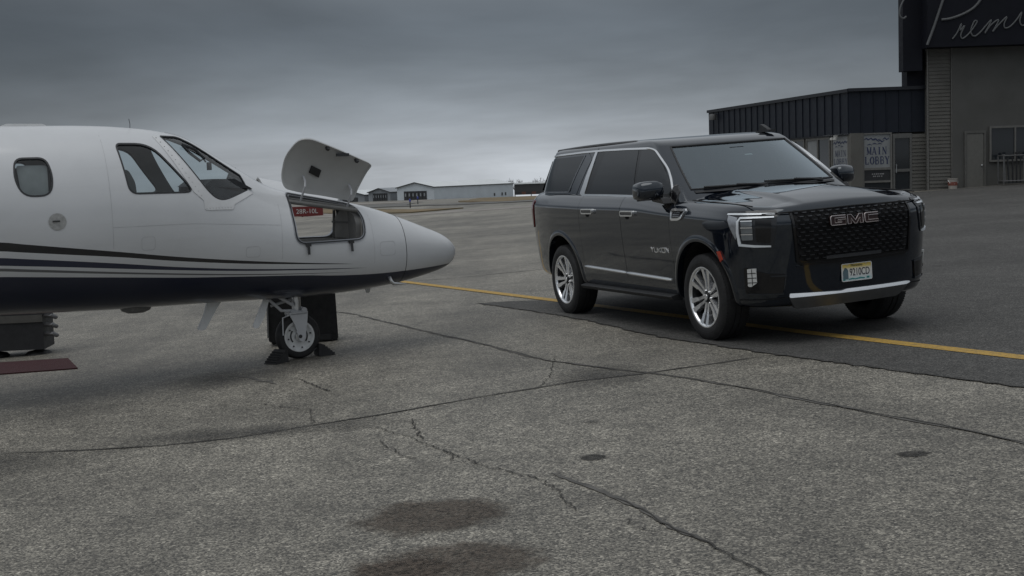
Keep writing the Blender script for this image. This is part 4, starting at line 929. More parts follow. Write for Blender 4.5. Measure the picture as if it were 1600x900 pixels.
# ---------- lower body
ZA=[0,.02,.05,.1,.16,.22,.28,.34,.4,.46,.52,.58,.64,.70,.75,.79,.82,.845,.865,.88,.893,.905,.92,.94,.96,.98,1.0]
XS=[]  # plan columns by arc length
def a_of_x(x):
    lo,hi=0.,ALEN
    for _ in range(50):
        mid=(lo+hi)/2
        if _px(mid)>x: lo=mid
        else: hi=mid
    return (lo+hi)/2
DX=[.64,1.75,2.862]
cols=[.0]+[ALEN*.0+ .04*i for i in range(1,36)]
a1=a_of_x(2.862);k=cols[-1]
cols+=[k+(a1-k)*i/14 for i in range(1,14)]+[a1]
for b,n in((1.75,14),(.64,14),(-.4,12)):
    a2=a_of_x(b);k=cols[-1];cols+=[k+(a2-k)*i/n for i in range(1,n)]+[a2]
k=cols[-1];cols+=[k+(ALEN-k)*i/36 for i in range(1,37)]
half=cols;full=[-a for a in half[::-1]][:-1]+half[:-1]   # ring all the way round, rear centre once
n=len(full);m=MB()
for v in ZA:
    for a in full:
        x=_px(abs(a));z=zb(x)+(zt(x)-zb(x))*v;m.v.append(F(a,z))
R_=len(ZA)
def rowcap(ins,dz):
    for a in full:
        x,y,nx,ny=plan(a);m.v.append((x-nx*ins,y-ny*ins,zt(x)+dz))
rowcap(.145,.008);rowcap(.17,.0);rowcap(.20,-.045)
R_+=3
for j in range(R_-1):
    for i in range(n): m.f.append((j*n+i,j*n+(i+1)%n,(j+1)*n+(i+1)%n,(j+1)*n+i));m.i.append(0)
m.f.append(tuple(range(n)));m.i.append(1)
# deck: strips across between mirrored columns
top=(R_-1)*n;h0=n//2
for k in range(h0):
    a,b=top+(h0+k)%n,top+(h0+k+1)%n;c,d=top+(h0-k)%n,top+(h0-k-1)%n
    f=[a,b,d,c];f=[q for i,q in enumerate(f) if q not in f[:i]]
    if len(f)>2: m.f.append(tuple(f));m.i.append(1)
cb=build('body',m,[CP,WELL],car,angle=40)
WHX,AZ,AR=(3.407,0.0),.42,.53
for wx in WHX:
    for sd in(-1,1):
        c=MB();P=[(wx+AR*math.cos(2*math.pi*i/56),AZ+AR*math.sin(2*math.pi*i/56)*(1.0 if math.sin(2*math.pi*i/56)>0 else 1)) for i in range(56)]
        c.prism(P,lambda u,v,o=0:(u,o,v),sd*.64,sd*1.3);co=build('cutter',c,[WELL],car,smooth=False)
        bpy.context.view_layer.update();boolean(cb,co);drop(co)
# doors split off the body
bm=bmesh.new();bm.from_mesh(cb.data);bm.faces.ensure_lookup_table()
def zone(f):
    c=f.calc_center_median();s=-1 if c.y<0 else 1
    if abs(c.y)<.86 or f.material_index==1: return None
    x=c.x
    if not(.64<x<2.862): return None
    v=(c.z-zb(x))/(zt(x)-zb(x))
    if v<.16: return None
    return ('r' if x<1.75 else 'f',s)
groups={}
for f in bm.faces:
    z_=zone(f)
    if z_: groups.setdefault(z_,[]).append(f)
doors={}
for key,fs in groups.items():
    mb_=MB();idx={}
    x0,x1=(.64,1.75) if key[0]=='r' else (1.75,2.862)
    for f in fs:
        q=[]
        for v in f.verts:
            if v.index not in idx:
                idx[v.index]=len(mb_.v);p=v.co.copy()
                if abs(p.x-x0)<.004: p.x+=.0035
                if abs(p.x-x1)<.004: p.x-=.0035
                mb_.v.append(tuple(p))
            q.append(idx[v.index])
        mb_.f.append(tuple(q));mb_.i.append(0)
    # returns along the shut lines
    bf=bmesh.new();[bf.verts.new(p) for p in mb_.v];bf.verts.ensure_lookup_table()
    for q in mb_.f: bf.faces.new([bf.verts[i] for i in q])
    be=[e for e in bf.edges if len(e.link_faces)==1]
    r=bmesh.ops.extrude_edge_only(bf,edges=be);
    for v in [g for g in r['geom'] if isinstance(g,bmesh.types.BMVert)]: v.co.y-=key[1]*.02
    me=bpy.data.meshes.new('door');bf.to_mesh(me);bf.free();me.materials.append(CP);me.shade_smooth();me.set_sharp_from_angle(angle=math.radians(40))
    doors[key]=link('door',me,car)
allf=[f for fs in groups.values() for f in fs]
bmesh.ops.split_edges(bm,edges=list({e for f in allf for e in f.edges if sum(1 for g in e.link_faces if g in set(allf))==1}) if False else [e for e in {e for f in allf for e in f.edges} if sum(1 for g in e.link_faces if zone(g))==1])
mv={}
for key,fs in groups.items():
    for f in fs:
        f.material_index=1
        for v in f.verts: mv[v]=key[1]
for v,s in mv.items(): v.co.y-=s*.022
bm.to_mesh(cb.data);bm.free();cb.data.shade_smooth();cb.data.set_sharp_from_angle(angle=math.radians(40))
cb.data.materials[1]=WELL
FS=lambda sd:(lambda a,z,o=0:F(sd*a,z,o))
XF=lambda sd:(lambda x,z,o=0:F(sd*a_of_x(x),z,o))
# wheel-arch lips
for wx in WHX:
    for sd in(-1,1):
        m=MB();V=[]
        T=[-18+ (216)*i/60 for i in range(61)];f=XF(sd)
        for t in T:
            t=math.radians(t)
            for r,o in((.522,-.05),(.524,.010),(.535,.014),(.560,.012),(.590,-.002)):
                z=AZ+r*math.sin(t)*1.0;x=wx+r*math.cos(t);V.append(f(x,max(z,.345),o))
        k=5;m.add(V,[(i*k+j,i*k+j+1,(i+1)*k+j+1,(i+1)*k+j) for i in range(60) for j in range(k-1)])
        build('wheel_arch_lip',m,CP,car,angle=40)
# ---------- hood
hc=_pchip([(2.80,1.425),(3.08,1.412),(3.5,1.385),(3.9,1.345),(4.15,1.305),(4.28,1.275),(4.36,1.245),(4.40,1.215)])
def hoodz(x,y):
    y=abs(y);c=hc(x)-.018*(y/.44)**2;e=zt(min(x,4.38))+.010
    w=.43+.07*(x-4.4)*-.15
    k=min(1,max(0,(y-w)/.07));k=k*k*(3-2*k);mid=c-(.020*min(1,max(0,(x-2.95)/.3))*min(1,max(0,(4.36-x)/.22)))*k
    s0=.70-.16*min(1,max(0,(x-2.9)/1.4));t=min(1,max(0,(y-s0)/(.858-s0)));t=t*t*(3-2*t)*.75+t*.25
    return mid*(1-t)+min(mid,e+.006)*t
def hoodfront(y): 
    a=abs(y);x,yy,nx,ny=plan(min(1.2,a*1.04));return x-.034
m=MB();NU,NV=60,54
for i in range(NU+1):
    u=i/NU
    for j in range(NV+1):
        y=-.855+1.71*j/NV;x0=2.86+.16*(1-(y/.855)**2);x1=hoodfront(y);uu=u**.8;x=x0+(x1-x0)*uu;z=hoodz(x,y)
        d=x1-x
        if d<.06: z-=.05*(1-d/.06)**2
        yy=abs(y)
        if yy>.82: z-=.012*((yy-.82)/.035)**2
        m.v.append((x,y,z))
for i in range(NU):
    for j in range(NV): a=i*(NV+1)+j;m.f.append((a,a+1,a+NV+2,a+NV+1));m.i.append(0)
# folded front edge
base=len(m.v)
for j in range(NV+1): x,y,z=m.v[NU*(NV+1)+j];m.v.append((x-.004,y,z-.04))
for j in range(NV): a=NU*(NV+1)+j;m.f.append((a,a+1,base+j+1,base+j));m.i.append(0)
hood=build('hood',m,CP,car,angle=30)
m=MB()
for sd in(-1,1): m.tube([(x,sd*.868,zt(x)+.0065) for x in [2.9+.05*i for i in range(26)]],.006,6)
m.tube([(hoodfront(y)+.012,y,hc(4.36)-.052-.014*abs(y)) for y in [-.84+.06*i for i in range(29)]],.007,6)
build('hood_gap',m,WELL,car)
# cowl and wipers
m=MB();V=[]
for j in range(31):
    y=-.80+1.6*j/30;xb=2.99+.16*(1-(y/.8)**2)
    V+=[(xb-.16,y,1.41),(xb-.02,y,1.405),(xb+.015,y,1.388)]
m.add(V,[(i*3+j,i*3+j+1,i*3+j+4,i*3+j+3) for i in range(30) for j in range(2)]);build('cowl',m,BLACKP,car)
# ---------- cabin (greenhouse)
def gh_ys(t): return .945-.178*t-.012*math.sin(math.pi*t)*-1
GZ0,GZ1=1.375,1.880
def gh_ring(t):
    """half outline (x,y), front centre to rear centre at height fraction t"""
    ys=gh_ys(t);xa=2.85-.70*t;xf=3.11-.75*t;P=[]
    for th in THS:
        q=math.radians(th);P.append((xa+(xf-xa)*math.cos(q)**(2/2.35),ys*math.sin(q)**(2/2.35) if th>0 else 0))
    xr=-1.10+.14*t
    for i in range(1,NS+1):
        x=xa+(-.35-xa)*i/NS;P.append((x,ys))
    for th in RTH:
        q=math.radians(th);xe=-1.27+.22*t;P.append((-.35+(xe+.35)*math.sin(q)**(2/2.6),ys*max(0,math.cos(q))**(2/2.6)))
    return P
THS=[0,6,12,18,24,30,36,42,48,53,58,63,68,73,79,85,90];WCOL=10;NS=30;RTH=[6,14,22,30,38,46,54,62,70,78,84,90]
TS=[-.13,0,.04,.09,.2,.35,.5,.65,.8,.9,.955,.985,1.0]
def gz_(t): return GZ0+(GZ1-GZ0)*t
rings=[]
for t in TS: rings.append([(x,y,gz_(t)) for x,y in gh_ring(t)])
for sc,dz in((.985,.036),(.955,.060),(.90,.076),(.80,.086),(.6,.093),(.35,.097)):
    R0=gh_ring(1.0);fx={.985:.945,.955:.87,.90:.76,.80:.63,.6:.46,.35:.26}[sc];rings.append([((x-.55)*(fx if x>.55 else (sc*.25+.75 if sc>.8 else (sc/.8)*.95))+.55,y*sc,GZ1+dz) for x,y in R0])
nh=len(rings[0]);m=MB()
def half_to_full(P): return [(x,-y,z) for x,y,z in P[1:-1]][::-1]+P   # rear-ish near side ... front ... far side
fullr=[half_to_full(P) for P in rings];nf=len(fullr[0])
for P in fullr: m.v+=P
wi=nh-2  # index of the front centre in the full ring
for j in range(len(rings)-1):
    for i in range(nf):
        i2=(i+1)%nf
        d0=abs(i-wi) if i!=nf-1 else nh;d1=abs(i+1-wi)
        if 3<=j<10 and max(d0,d1)<=WCOL and i!=nf-1: continue      # windscreen opening
        m.f.append((j*nf+i,j*nf+i2,(j+1)*nf+i2,(j+1)*nf+i));m.i.append(0)
m.f.append(tuple((len(rings)-1)*nf+i for i in range(nf)));m.i.append(0)
cabn=build('cabin_shell',m,CP,car,angle=50)
# windscreen
WSG=glass_mat('windscreen_glass',(.40,.48,.49),(.82,.93,1.0),fk=3.0)
g=MB();rows=list(range(3,11));cl=list(range(wi-WCOL,wi+WCOL+1))
for j in rows:
    for i in cl: x,y,z=fullr[j][i];g.v.append((x-.004,y,z))
w_=len(cl)
for j in range(len(rows)-1):
    for i in range(w_-1): g.f.append((j*w_+i,j*w_+i+1,(j+1)*w_+i+1,(j+1)*w_+i));g.i.append(0)
ws=build('windshield',g,WSG,car,angle=60)
loop=[fullr[3][i] for i in cl]+[fullr[j][cl[-1]] for j in rows[1:]]+[fullr[10][i] for i in cl[::-1][1:]]+[fullr[j][cl[0]] for j in rows[::-1][1:-1]]
m=MB();m.tube([(x+.002,y,z) for x,y,z in loop],.011,6,closed=True);build('windshield_seal',m,BLACKP,ws)
def ws_pt(y,t,o=0):
    R=gh_ring(t);k=min(range(len(THS)),key=lambda i:abs(R[i][1]-abs(y)))
    x=None
    for i in range(len(THS)-1):
        if R[i][1]<=abs(y)<=R[i+1][1]: f=(abs(y)-R[i][1])/(R[i+1][1]-R[i][1]+1e-9);x=R[i][0]+f*(R[i+1][0]-R[i][0])
    return (x+o*.55,y,gz_(t)+o*.83)
m=MB()
for i in range(24):
    for (t0,t1) in((.885,.955),): 
        y0,y1=-.62+1.24*i/24,-.62+1.24*(i+1)/24;m.add([ws_pt(y0,t0,-.014),ws_pt(y1,t0,-.014),ws_pt(y1,t1,-.014),ws_pt(y0,t1,-.014)],[(0,1,2,3)])
build('shade_band',m,WELL,ws)
m=MB();a=Vector(ws_pt(0,.86,-.03));m.box(a+Vector((-.03,0,-.02)),(.10,.16,.09));m.box(Vector(ws_pt(0,.74,-.09)),(.03,.25,.07));build('rear_view_mirror',m,BLACKP,car)
m=MB();m.add([ws_pt(y,t,-.006) for y,t in((.02,.685),(.11,.685),(.11,.71),(.02,.71))],[(0,1,2,3)]);build('sticker',m,mat('sticker_white',(.7,.7,.7),.6),ws)
for (y0,t0,y1,t1) in((.62,.065,-.05,.10),(-.05,.06,-.70,.085)):
    m=MB();P=[Vector(ws_pt(y0+(y1-y0)*i/10,t0+(t1-t0)*i/10,.022)) for i in range(11)];m.tube(P,.011,6);m.tube([Vector(ws_pt(y0,.03,.02)),P[2]+Vector((.02,0,.0)),P[5]+Vector((.01,0,.008))],.012,6);build('wiper',m,BLACKP,car)
# interior seen through the windscreen
TRIM=mat('dark_trim',(.03,.03,.032),.7)
m=MB();m.patch([(2.05,-.78),(2.55,-.80),(2.80,-.66),(2.9,0),(2.80,.66),(2.55,.80),(2.05,.78)],lambda x,y,o=0:(x,y,1.43-.05*max(0,x-2.4)+o),.2,.2);build('dashboard',m,TRIM,car)
for y in(-.40,.40):
    m=MB();m.prism(rounded([(1.45,1.3),(1.60,1.3),(1.50,1.62),(1.42,1.62)],.04),lambda u,v,o=0:(u,y+o,v),-.25,.25);m.prism(rounded([(1.40,1.64),(1.50,1.64),(1.48,1.80),(1.40,1.80)],.03),lambda u,v,o=0:(u,y+o,v),-.13,.13);build('front_seat',m,TRIM,car)
m=MB();R=Matrix.Rotation(math.radians(-65),3,'Y');m.tube([Vector((2.05,.40,1.42))+R@Vector((.185*math.cos(t*.2618),.185*math.sin(t*.2618),0)) for t in range(24)],.015,8,closed=True);build('steering_wheel',m,TRIM,car)
# side glass
def gy(x,z):
    t=(z-GZ0)/(GZ1-GZ0);ys=gh_ys(t)
    if x<-.35:
        xe=-1.27+.22*t;r=min(.999,(x+.35)/(xe+.35));ys*=(1-r**2.6)**(1/2.6)
    xa=2.85-.70*t
    if x>xa: xf=3.11-.75*t;r=min(.999,(x-xa)/(xf-xa));ys*=(1-r**2.35)**(1/2.35)
    return ys
def GHF(sd): return lambda x,z,o=0:(x,sd*(gy(x,z)+o*.93),z+o*.36)
Q=rounded([(-1.14,1.462),(.14,1.448),(.36,1.855),(-.98,1.85)],[.05,.05,.03,.05])
M1=rounded([(.64,1.412),(.955,1.410),(1.06,1.868),(.855,1.874)],[.015,.01,.01,.02])
M2=rounded([(.745,1.411),(1.915,1.378),(1.785,1.857),(.94,1.872)],[.02,.02,.02,.03])
FRW=rounded([(1.955,1.392),(2.765,1.350),(2.735,1.48),(2.49,1.655),(2.21,1.815),(2.02,1.852),(1.865,1.852)],[.02,.05,.06,.1,.1,.06,.02])
for sd in(-1,1):
    f=GHF(sd)
    m=MB();m.patch(rounded([(.60,1.402),(2.83,1.345),(2.50,1.665),(2.22,1.83),(2.02,1.872),(.75,1.892)],[.02,.06,.1,.1,.06,.02]),f,.12,.06,off=.003,back=-.01);build('pillar_cover',m,GBLK,car)
    for nm,P in(('rear_quarter_window',Q),('rear_door_window',M2),('front_door_window',FRW)):
        m=MB();m.patch(P,f,.10,.06,off=.006,back=-.002);build(nm,m,TINT,car)
    m=MB();m.ribbon([(.16,1.452),(.385,1.857)],.014,f,off=.007,back=0);m.ribbon([(.275,1.452),(.50,1.86)],.22,f,off=.0035,back=-.002,mi=0);build('pillar_panel',m,CP,car)
    m=MB();m.ribbon([(-1.13,1.458),(.14,1.445),(.37,1.86)],.010,f,off=.008,back=0);build('glass_moulding',m,SATIN,car)
    # chrome surround: bottom line, wide rear pillar, roof line, down the front pillar
    m=MB();m.ribbon([(.60,1.404),(1.3,1.392),(1.95,1.376),(2.45,1.352),(2.72,1.334)],.022,f,off=.012,back=0)
    m.ribbon([(.555,1.402),(.60,1.52),(.655,1.72),(.685,1.885)],[.125,.115,.085,.06],f,off=.011,back=0)
    m.ribbon([(-1.0,1.876),(-.4,1.888),(.3,1.893),(.9,1.889),(1.5,1.877),(2.02,1.861)],[.018,.02,.02,.02,.02,.02],f,off=.012,back=0)
    m.tube([Vector(f(x,z,.006)) for x,z in catmull([(1.98,1.863),(2.10,1.852),(2.24,1.812),(2.53,1.652),(2.72,1.502),(2.80,1.395),(2.775,1.345),(2.69,1.332)],5)],.0115,6)
    build('window_trim',m,CHROME,car)
    m=MB();m.tube([(x,sd*(.695-.02*((x-.6)/1.4)**2),1.938+.018*math.sin(math.pi*(x+.9)/2.95)) for x in [-.85+.1*i for i in range(2,24)]]+[(1.56,sd*.685,1.945),(1.68,sd*.68,1.915)],.021,8);build('roof_rail',m,GBLK,car)
    m=MB()
    if sd<0: pass
    hx=-1.0
for sd in(-1,1):
    m=MB();f=GHF(sd)
    m.ribbon([(.71,1.893),(.70,1.93)],.006,f,off=.004);build('roof_seam',m,WELL,car)
m=MB()
for y in(-.42,-.14,.14,.42): m.tube([(x,y,1.962+.004*math.sin((x+1)*1.0)) for x in [-.8+.2*i for i in range(9)]]+[(1.0,y,1.955)],.008,6)
build('roof_rib',m,CP,car)
m=MB();m.prism(rounded([(1.02,1.955),(1.25,1.955),(1.20,1.985),(1.10,2.03),(1.05,2.035),(1.08,1.985)],.02),lambda u,v,o=0:(u+.92,o+.60,v-.002),-.022,.022);m.box((2.07,.60,1.955),(.26,.09,.02));build('roof_antenna',m,BLACKP,car)
# rear window and tail lights
m=MB()
for i in range(16):
    pass
m.add([(-1.262,y,1.47) for y in(-.7,.7)]+[(-1.085,y,1.83) for y in(.6,-.6)],[(0,1,2,3)]);build('rear_window',m,TINT,car,smooth=False)
TAIL=mat('tail_lamp_red',(.12,.010,.012),.15,var=.1)
for sd in(-1,1):
    m=MB();m.patch(rounded([(6.12,1.36),(6.28,1.365),(6.30,1.02),(6.20,1.02)],.03),FS(sd),.05,.08,off=.012,back=-.01);build('tail_light',m,TAIL,car)
# ---------- side trim
for sd in(-1,1):
    f=FS(sd)
    for k_,(x0,x1) in enumerate(((.655,1.742),(1.758,2.78))):
        m=MB();zz=lambda x:.598-(x-.65)*.0252
        m.tube([Vector(f(5.199-x,zz(x),.006)) for x in [x0+(x1-x0)*i/12 for i in range(13)]],[.010]+[.0165]*11+[.011],8);build('side_moulding',m,CHROME,doors[('r' if k_==0 else 'f',sd)])
    for key,a0,z0 in(('r',4.27,1.226),('f',3.24,1.204)):
        d=doors[(key,sd)]
        m=MB();m.patch(rounded([(a0-.15,z0+.032),(a0+.15,z0+.032),(a0+.15,z0-.026),(a0-.15,z0-.026)],.025),f,.05,.03,off=.002,back=-.01);h=build('door_handle',m,GBLK,d)
        m=MB();P=rounded([(a0-.145,z0+.026),(a0+.145,z0+.026),(a0+.145,z0-.02),(a0-.145,z0-.02)],.02);m.ribbon(P,.013,f,off=.03,back=.0,closed=True);build('chrome_grip',m,CHROME,h)
        m=MB();m.ribbon([(a0+.13,z0+.003),(a0-.13,z0+.003)],.028,f,off=.026,back=.005);build('grip',m,CP,h)
        m=MB();m.patch(rounded([(a0-.03,z0-.03),(a0+.09,z0-.03),(a0+.06,z0-.06),(a0,z0-.06)],.015),f,.05,.03,off=.0015);build('finger_recess',m,WELL,h)
    # running board
    m=MB();m.prism(rounded([(-.93,.335),(-1.03,.345),(-1.06,.385),(-1.0,.40),(-.93,.40)],.012),lambda u,v,o=0:(o,-sd*u*1.0,v),.60,2.83);build('running_board',m,BLACKP,car)
    # fender vent badge
    m=MB();P=rounded([(2.285,1.243),(2.02,1.240),(2.045,1.175),(2.11,1.152),(2.26,1.148)],[.012,.02,.04,.03,.012]);m.ribbon(P,.022,f,off=.016,back=-.004,closed=True);b=build('fender_badge',m,CHROME,car)
    m=MB();m.patch(P,f,.05,.03,off=.004);build('vent_panel',m,GBLK,b)
    m=MB();
    for zz_ in(1.212,1.195,1.178): m.ribbon([(2.23,zz_),(2.11,zz_+.002)],.008,f,off=.008)
    build('vent_slat',m,SATIN,b)
    # side marker
    m=MB();m.patch([(1.43,.857),(1.40,.862),(1.352,.785),(1.388,.762)],f,.05,.05,off=.02,back=-.005);build('side_marker',m,mat('marker_orange',(.42,.055,.03),.3),car)
# door lettering (near side and far side)
BLK={'Y':[[(0,1),(.5,.5),(1,1)],[(.5,.5),(.5,0)]],'U':[[(0,1),(0,.15),(.15,0),(.85,0),(1,.15),(1,1)]],'K':[[(0,0),(0,1)],[(1,1),(.1,.5),(1,0)]],'O':[[(.15,0),(.85,0),(1,.15),(1,.85),(.85,1),(.15,1),(0,.85),(0,.15),(.15,0)]],'N':[[(0,0),(0,1),(1,0),(1,1)]]}
for sd in(-1,1):
    m=MB();x0,x1=2.405,2.815;word='YUKON';adv=(x1-x0)/5
    for i,ch in enumerate(word):
        for s_ in BLK[ch]:
            if sd<0: P=[(5.199-(x0+(i+.08+p[0]*.78)*adv),.816+p[1]*.046) for p in s_]
            else: P=[(5.199-(x1-(i+.08+p[0]*.78)*adv),.818+p[1]*.042) for p in s_]
            m.ribbon(P,.0088,FS(sd),off=.006+.0004*(i%3),back=0)
    build('lettering',m,CHROME,doors[('f',sd)])
# ---------- front end
f=lambda a,z,o=0:F(a,z,o)
m=MB();m.patch(rounded([(-.635,1.215),(.635,1.215),(.60,.70),(-.60,.70)],[.03,.03,.09,.09]),f,.06,.08,off=.006,back=-.02);fr=build('grille_surround',m,GBLK,car)
m=MB();m.patch(rounded([(-.605,1.195),(.605,1.195),(.57,.742),(-.57,.742)],[.03,.03,.05,.05]),f,.06,.08,off=.009);gr=build('grille',m,WELL,car)
m=MB();GB=mat('grille_dash',(.10,.105,.115),.35,.8,var=.1);NR=13;rh=.0345
m2=MB()
for r in range(NR):
    z=1.172-r*rh;hw=.592-.034*(r/NR);pitch=.082;off=(r%2)*pitch/2;k=-int(hw/pitch)-1
    while k*pitch+off<hw:
        c=k*pitch+off;a0,a1=max(-hw,c-.0235),min(hw,c+.0235);k+=1
        if a1-a0<.02: continue
        p=lambda a,dz,o:f(a,z+dz,o)
        m.add([p(a0,.0032,.012),p(a1,.0032,.012),p(a1-.004,.0022,.026),p(a0+.004,.0022,.030),p(a0,-.0032,.012),p(a1,-.0032,.012),p(a1-.004,-.0022,.026),p(a0+.004,-.0022,.030)],[(0,1,2,3),(4,5,6,7),(3,2,6,7),(0,3,7,4),(1,2,6,5)])
        # hexagon walls of the mesh
        for s_ in(-1,1):
            e=a1 if s_>0 else a0
            m2.add([p(e,.0,.010),p(e+s_*.0175,-rh/2,.010),p(e+s_*.0175,-rh/2,.017),p(e,.0,.017)],[(0,1,2,3)])
            m2.add([p(e,.0,.010),p(e+s_*.0175,rh/2,.010),p(e+s_*.0175,rh/2,.017),p(e,.0,.017)],[(0,1,2,3)])
build('grille_dashes',m,GB,gr,smooth=False,recalc=False)['kind']='stuff'
build('grille_mesh',m2,GBLK,gr,smooth=False,recalc=False)['kind']='stuff'
m=MB();m.ribbon([(-.32,.757),(.25,.757)],[.028,.028],f,off=.032,back=.0);build('grille_camera_bar',m,GB,gr)
m=MB();m.ribbon([(-.62,1.19),(-.59,.74),(-.54,.715),(0,.705),(.54,.715),(.59,.74),(.62,1.19)],.02,f,off=.022,back=0);build('grille_edge',m,GBLK,gr)
# block emblem letters: dark fill inside a bright outline
EM={'G':[(0,.12),(.06,0),(1,0),(1,.56),(.45,.56),(.45,.38),(.72,.38),(.72,.24),(.26,.24),(.26,.76),(1,.76),(1,1),(.10,1),(0,.86)],
    'M':[(0,0),(.2,0),(.2,.60),(.44,0),(.56,0),(.80,.60),(.80,0),(1,0),(1,1),(.76,1),(.5,.36),(.24,1),(0,1)],
    'C':[(0,.12),(.08,0),(1,0),(1,.24),(.26,.24),(.26,.76),(1,.76),(1,1),(.08,1),(0,.88)]}
eb=None
for ch,a0,a1 in(('G',-.275,-.125),('M',-.105,.055),('C',.075,.215)):
    P=[(a0+p[0]*(a1-a0),1.037+p[1]*.082) for p in EM[ch]]
    m=MB();m.patch(P,f,0,0,off=.040,back=.012);e=build('emblem_letter',m,mat('emblem_fill',(.035,.018,.018),.3,.2),gr,smooth=False)
    m=MB();m.tube([f(u,v,.042) for u,v in P],.0062,6,closed=True);build('outline',m,mat('emblem_outline',(.68,.60,.58),.22,1),e,angle=60)
# headlights
LENS=mat('headlamp_housing',(.018,.02,.024),.08,var=.1);DRL=mat('daytime_strip',(.72,.76,.80),.22,.15,var=.03);LED=mat('led_lens',(.22,.24,.26),.10,.6,var=.15)
for sd in(-1,1):
    g_=FS(sd)
    m=MB();m.patch(rounded([(.735,1.212),(1.27,1.222),(1.225,1.09),(1.115,.905),(.80,.888)],[.03,.02,.05,.04,.03]),g_,.05,.06,off=.010,back=-.02);h=build('headlight',m,LENS,car)
    m=MB();m.ribbon([(.765,1.183),(.95,1.190),(1.10,1.196),(1.25,1.200)],[.012,.014,.016,.014],g_,off=.022,back=.008)
    m.ribbon([(.775,1.156),(.95,1.160),(1.085,1.162),(1.105,1.13),(1.112,1.03),(1.098,.925)],[.012,.014,.018,.022,.025,.028],g_,off=.020,back=.008)
    m.ribbon([(1.108,.922),(.96,.906),(.815,.898)],[.022,.020,.014],g_,off=.0215,back=.008);build('daytime_running_light',m,DRL,h)
    m=MB();m.patch([(1.115,1.165),(1.24,1.19),(1.205,1.09),(1.14,.97),(1.125,1.0)],g_,.05,.05,off=.016,back=0);build('corner_reflector',m,mat('corner_lens',(.36,.38,.41),.2,.5,var=.2,vs=40),h)
    for z_ in(1.105,1.045,.985):
        m=MB();m.patch(rounded([(.965,z_+.024),(1.075,z_+.026),(1.072,z_-.024),(.965,z_-.024)],.012),g_,.05,.03,off=.018,back=.008);b=build('lamp_lens',m,LED,h)
        m=MB();m.ribbon([(.965,z_+.027),(1.075,z_+.029)],.008,g_,off=.022,back=.01);build('lens_rim',m,CHROME,b)
    m=MB();m.patch([(.80,1.13),(.94,1.135),(.94,.945),(.82,.93)],g_,.05,.05,off=.014);build('inner_bezel',m,GBLK,h)
    # fog lamp in its recess
    m=MB();m.patch(rounded([(.69,.64),(.86,.655),(1.09,.72),(1.105,.475),(.72,.462)],[.03,.02,.03,.03,.04]),g_,.05,.06,off=.008,back=-.01);r=build('fog_lamp_recess',m,GBLK,car)
    m=MB();m.ribbon([(.69,.626),(.835,.630)],.014,g_,off=.016,back=0);m.ribbon([(1.075,.475),(.9,.468),(.715,.465)],.012,g_,off=.017,back=0);m.ribbon([(.70,.62),(.725,.47)],.010,g_,off=.014,back=0);build('ledge',m,CP,r)
    m=MB();m.patch(rounded([(.962,.706),(1.050,.702),(1.062,.545),(1.03,.540),(.968,.575)],.008),g_,.05,.05,off=.016,back=0);b=build('fog_lamp',m,mat('fog_lens',(.68,.69,.68),.25,.1,var=.1),r)
    m=MB()
    for z_ in(.665,.622,.58): m.ribbon([(.968,z_),(1.058,z_-.003)],.007,g_,off=.019)
    m.ribbon([(1.005,.70),(1.012,.555)],.006,g_,off=.0192);build('lamp_divider',m,GBLK,b)
# bumper details
m=MB();m.ribbon([(-1.32,.416),(-1.1,.418),(-.9,.422),(-.665,.428)],.010,f,off=.003);m.ribbon([(.665,.428),(.9,.422),(1.32,.416)],.010,f,off=.003);build('bumper_seam',m,WELL,car)
m=MB();m.ribbon([(-.60,.70),(-.3,.694),(0,.692),(.3,.694),(.60,.70)],.012,f,off=.014,back=0);build('bumper_ridge',m,CP,car)
sk=mat('skid_silver',(.16,.165,.17),.4,.8,var=.1)
def FB(a,z,o=0):
    x,y,zz=F(a,max(z,.40),o);return (x-(max(0,.40-z))*.45,y,z)
m=MB();m.patch(rounded([(-.665,.462),(-.15,.440),(-.10,.452),(.3,.452),(.625,.452),(.655,.440),(.60,.424),(0,.420),(-.675,.424)],[.01,.02,.02,.02,.02,.02,.02,.0,.02]),lambda a,z,o=0:FB(a,z,o+(.024-(z-.385)*.42 if o>0 else 0)),.06,.02,off=.012,back=-.02);b=build('bumper_blade',m,CHROME,car)
m=MB();m.patch(rounded([(-.675,.421),(.60,.421),(.50,.325),(-.60,.315)],[.01,.02,.05,.03]),FB,.06,.03,off=.026,back=-.02);build('skid_plate',m,sk,car)
m=MB();m.add([(4.22,-.6,.335),(4.22,.6,.335),(3.7,.6,.30),(3.7,-.6,.30),(4.24,-.6,.40),(4.24,.6,.40)],[(0,1,2,3),(0,1,5,4)]);build('under_tray',m,BLACKP,car,smooth=False)
# licence plate
PLM=NT('plate_print');_v=PLM.n('ShaderNodeSeparateXYZ',{0:PLM.obj()});
PLM.set(Base_Color=PLM.ramp(_v.outputs[2],[(0.0,(0,0,0)),(1,(1,1,1))]) if False else PLM.ramp(PLM.rng(_v.outputs[2],-.08,.08,0,1),[(0,(.42,.60,.62)),(.16,(.55,.66,.68)),(.30,(.66,.69,.68)),(.66,(.70,.69,.62)),(.80,(.62,.50,.16)),(1,(.56,.40,.05))]),Roughness=.4)
pl=empty('license_plate');pl.parent=car;pc=F(.003,.599,.0);pl.location=(pc[0]+.016,pc[1],pc[2])
XP=lambda u,v,o=0:(o,u,v)
m=MB();m.prism(rounded([(-.16,-.08),(.16,-.08),(.16,.08),(-.16,.08)],.012),XP,-.006,0);build('plate',m,PLM.m,pl,smooth=False)
m=MB();m.ribbon(rounded([(-.157,-.077),(.157,-.077),(.157,.077),(-.157,.077)],.012),.007,XP,off=.003,back=0,closed=True);build('plate_frame',m,mat('plate_white',(.66,.67,.67),.35),pl)
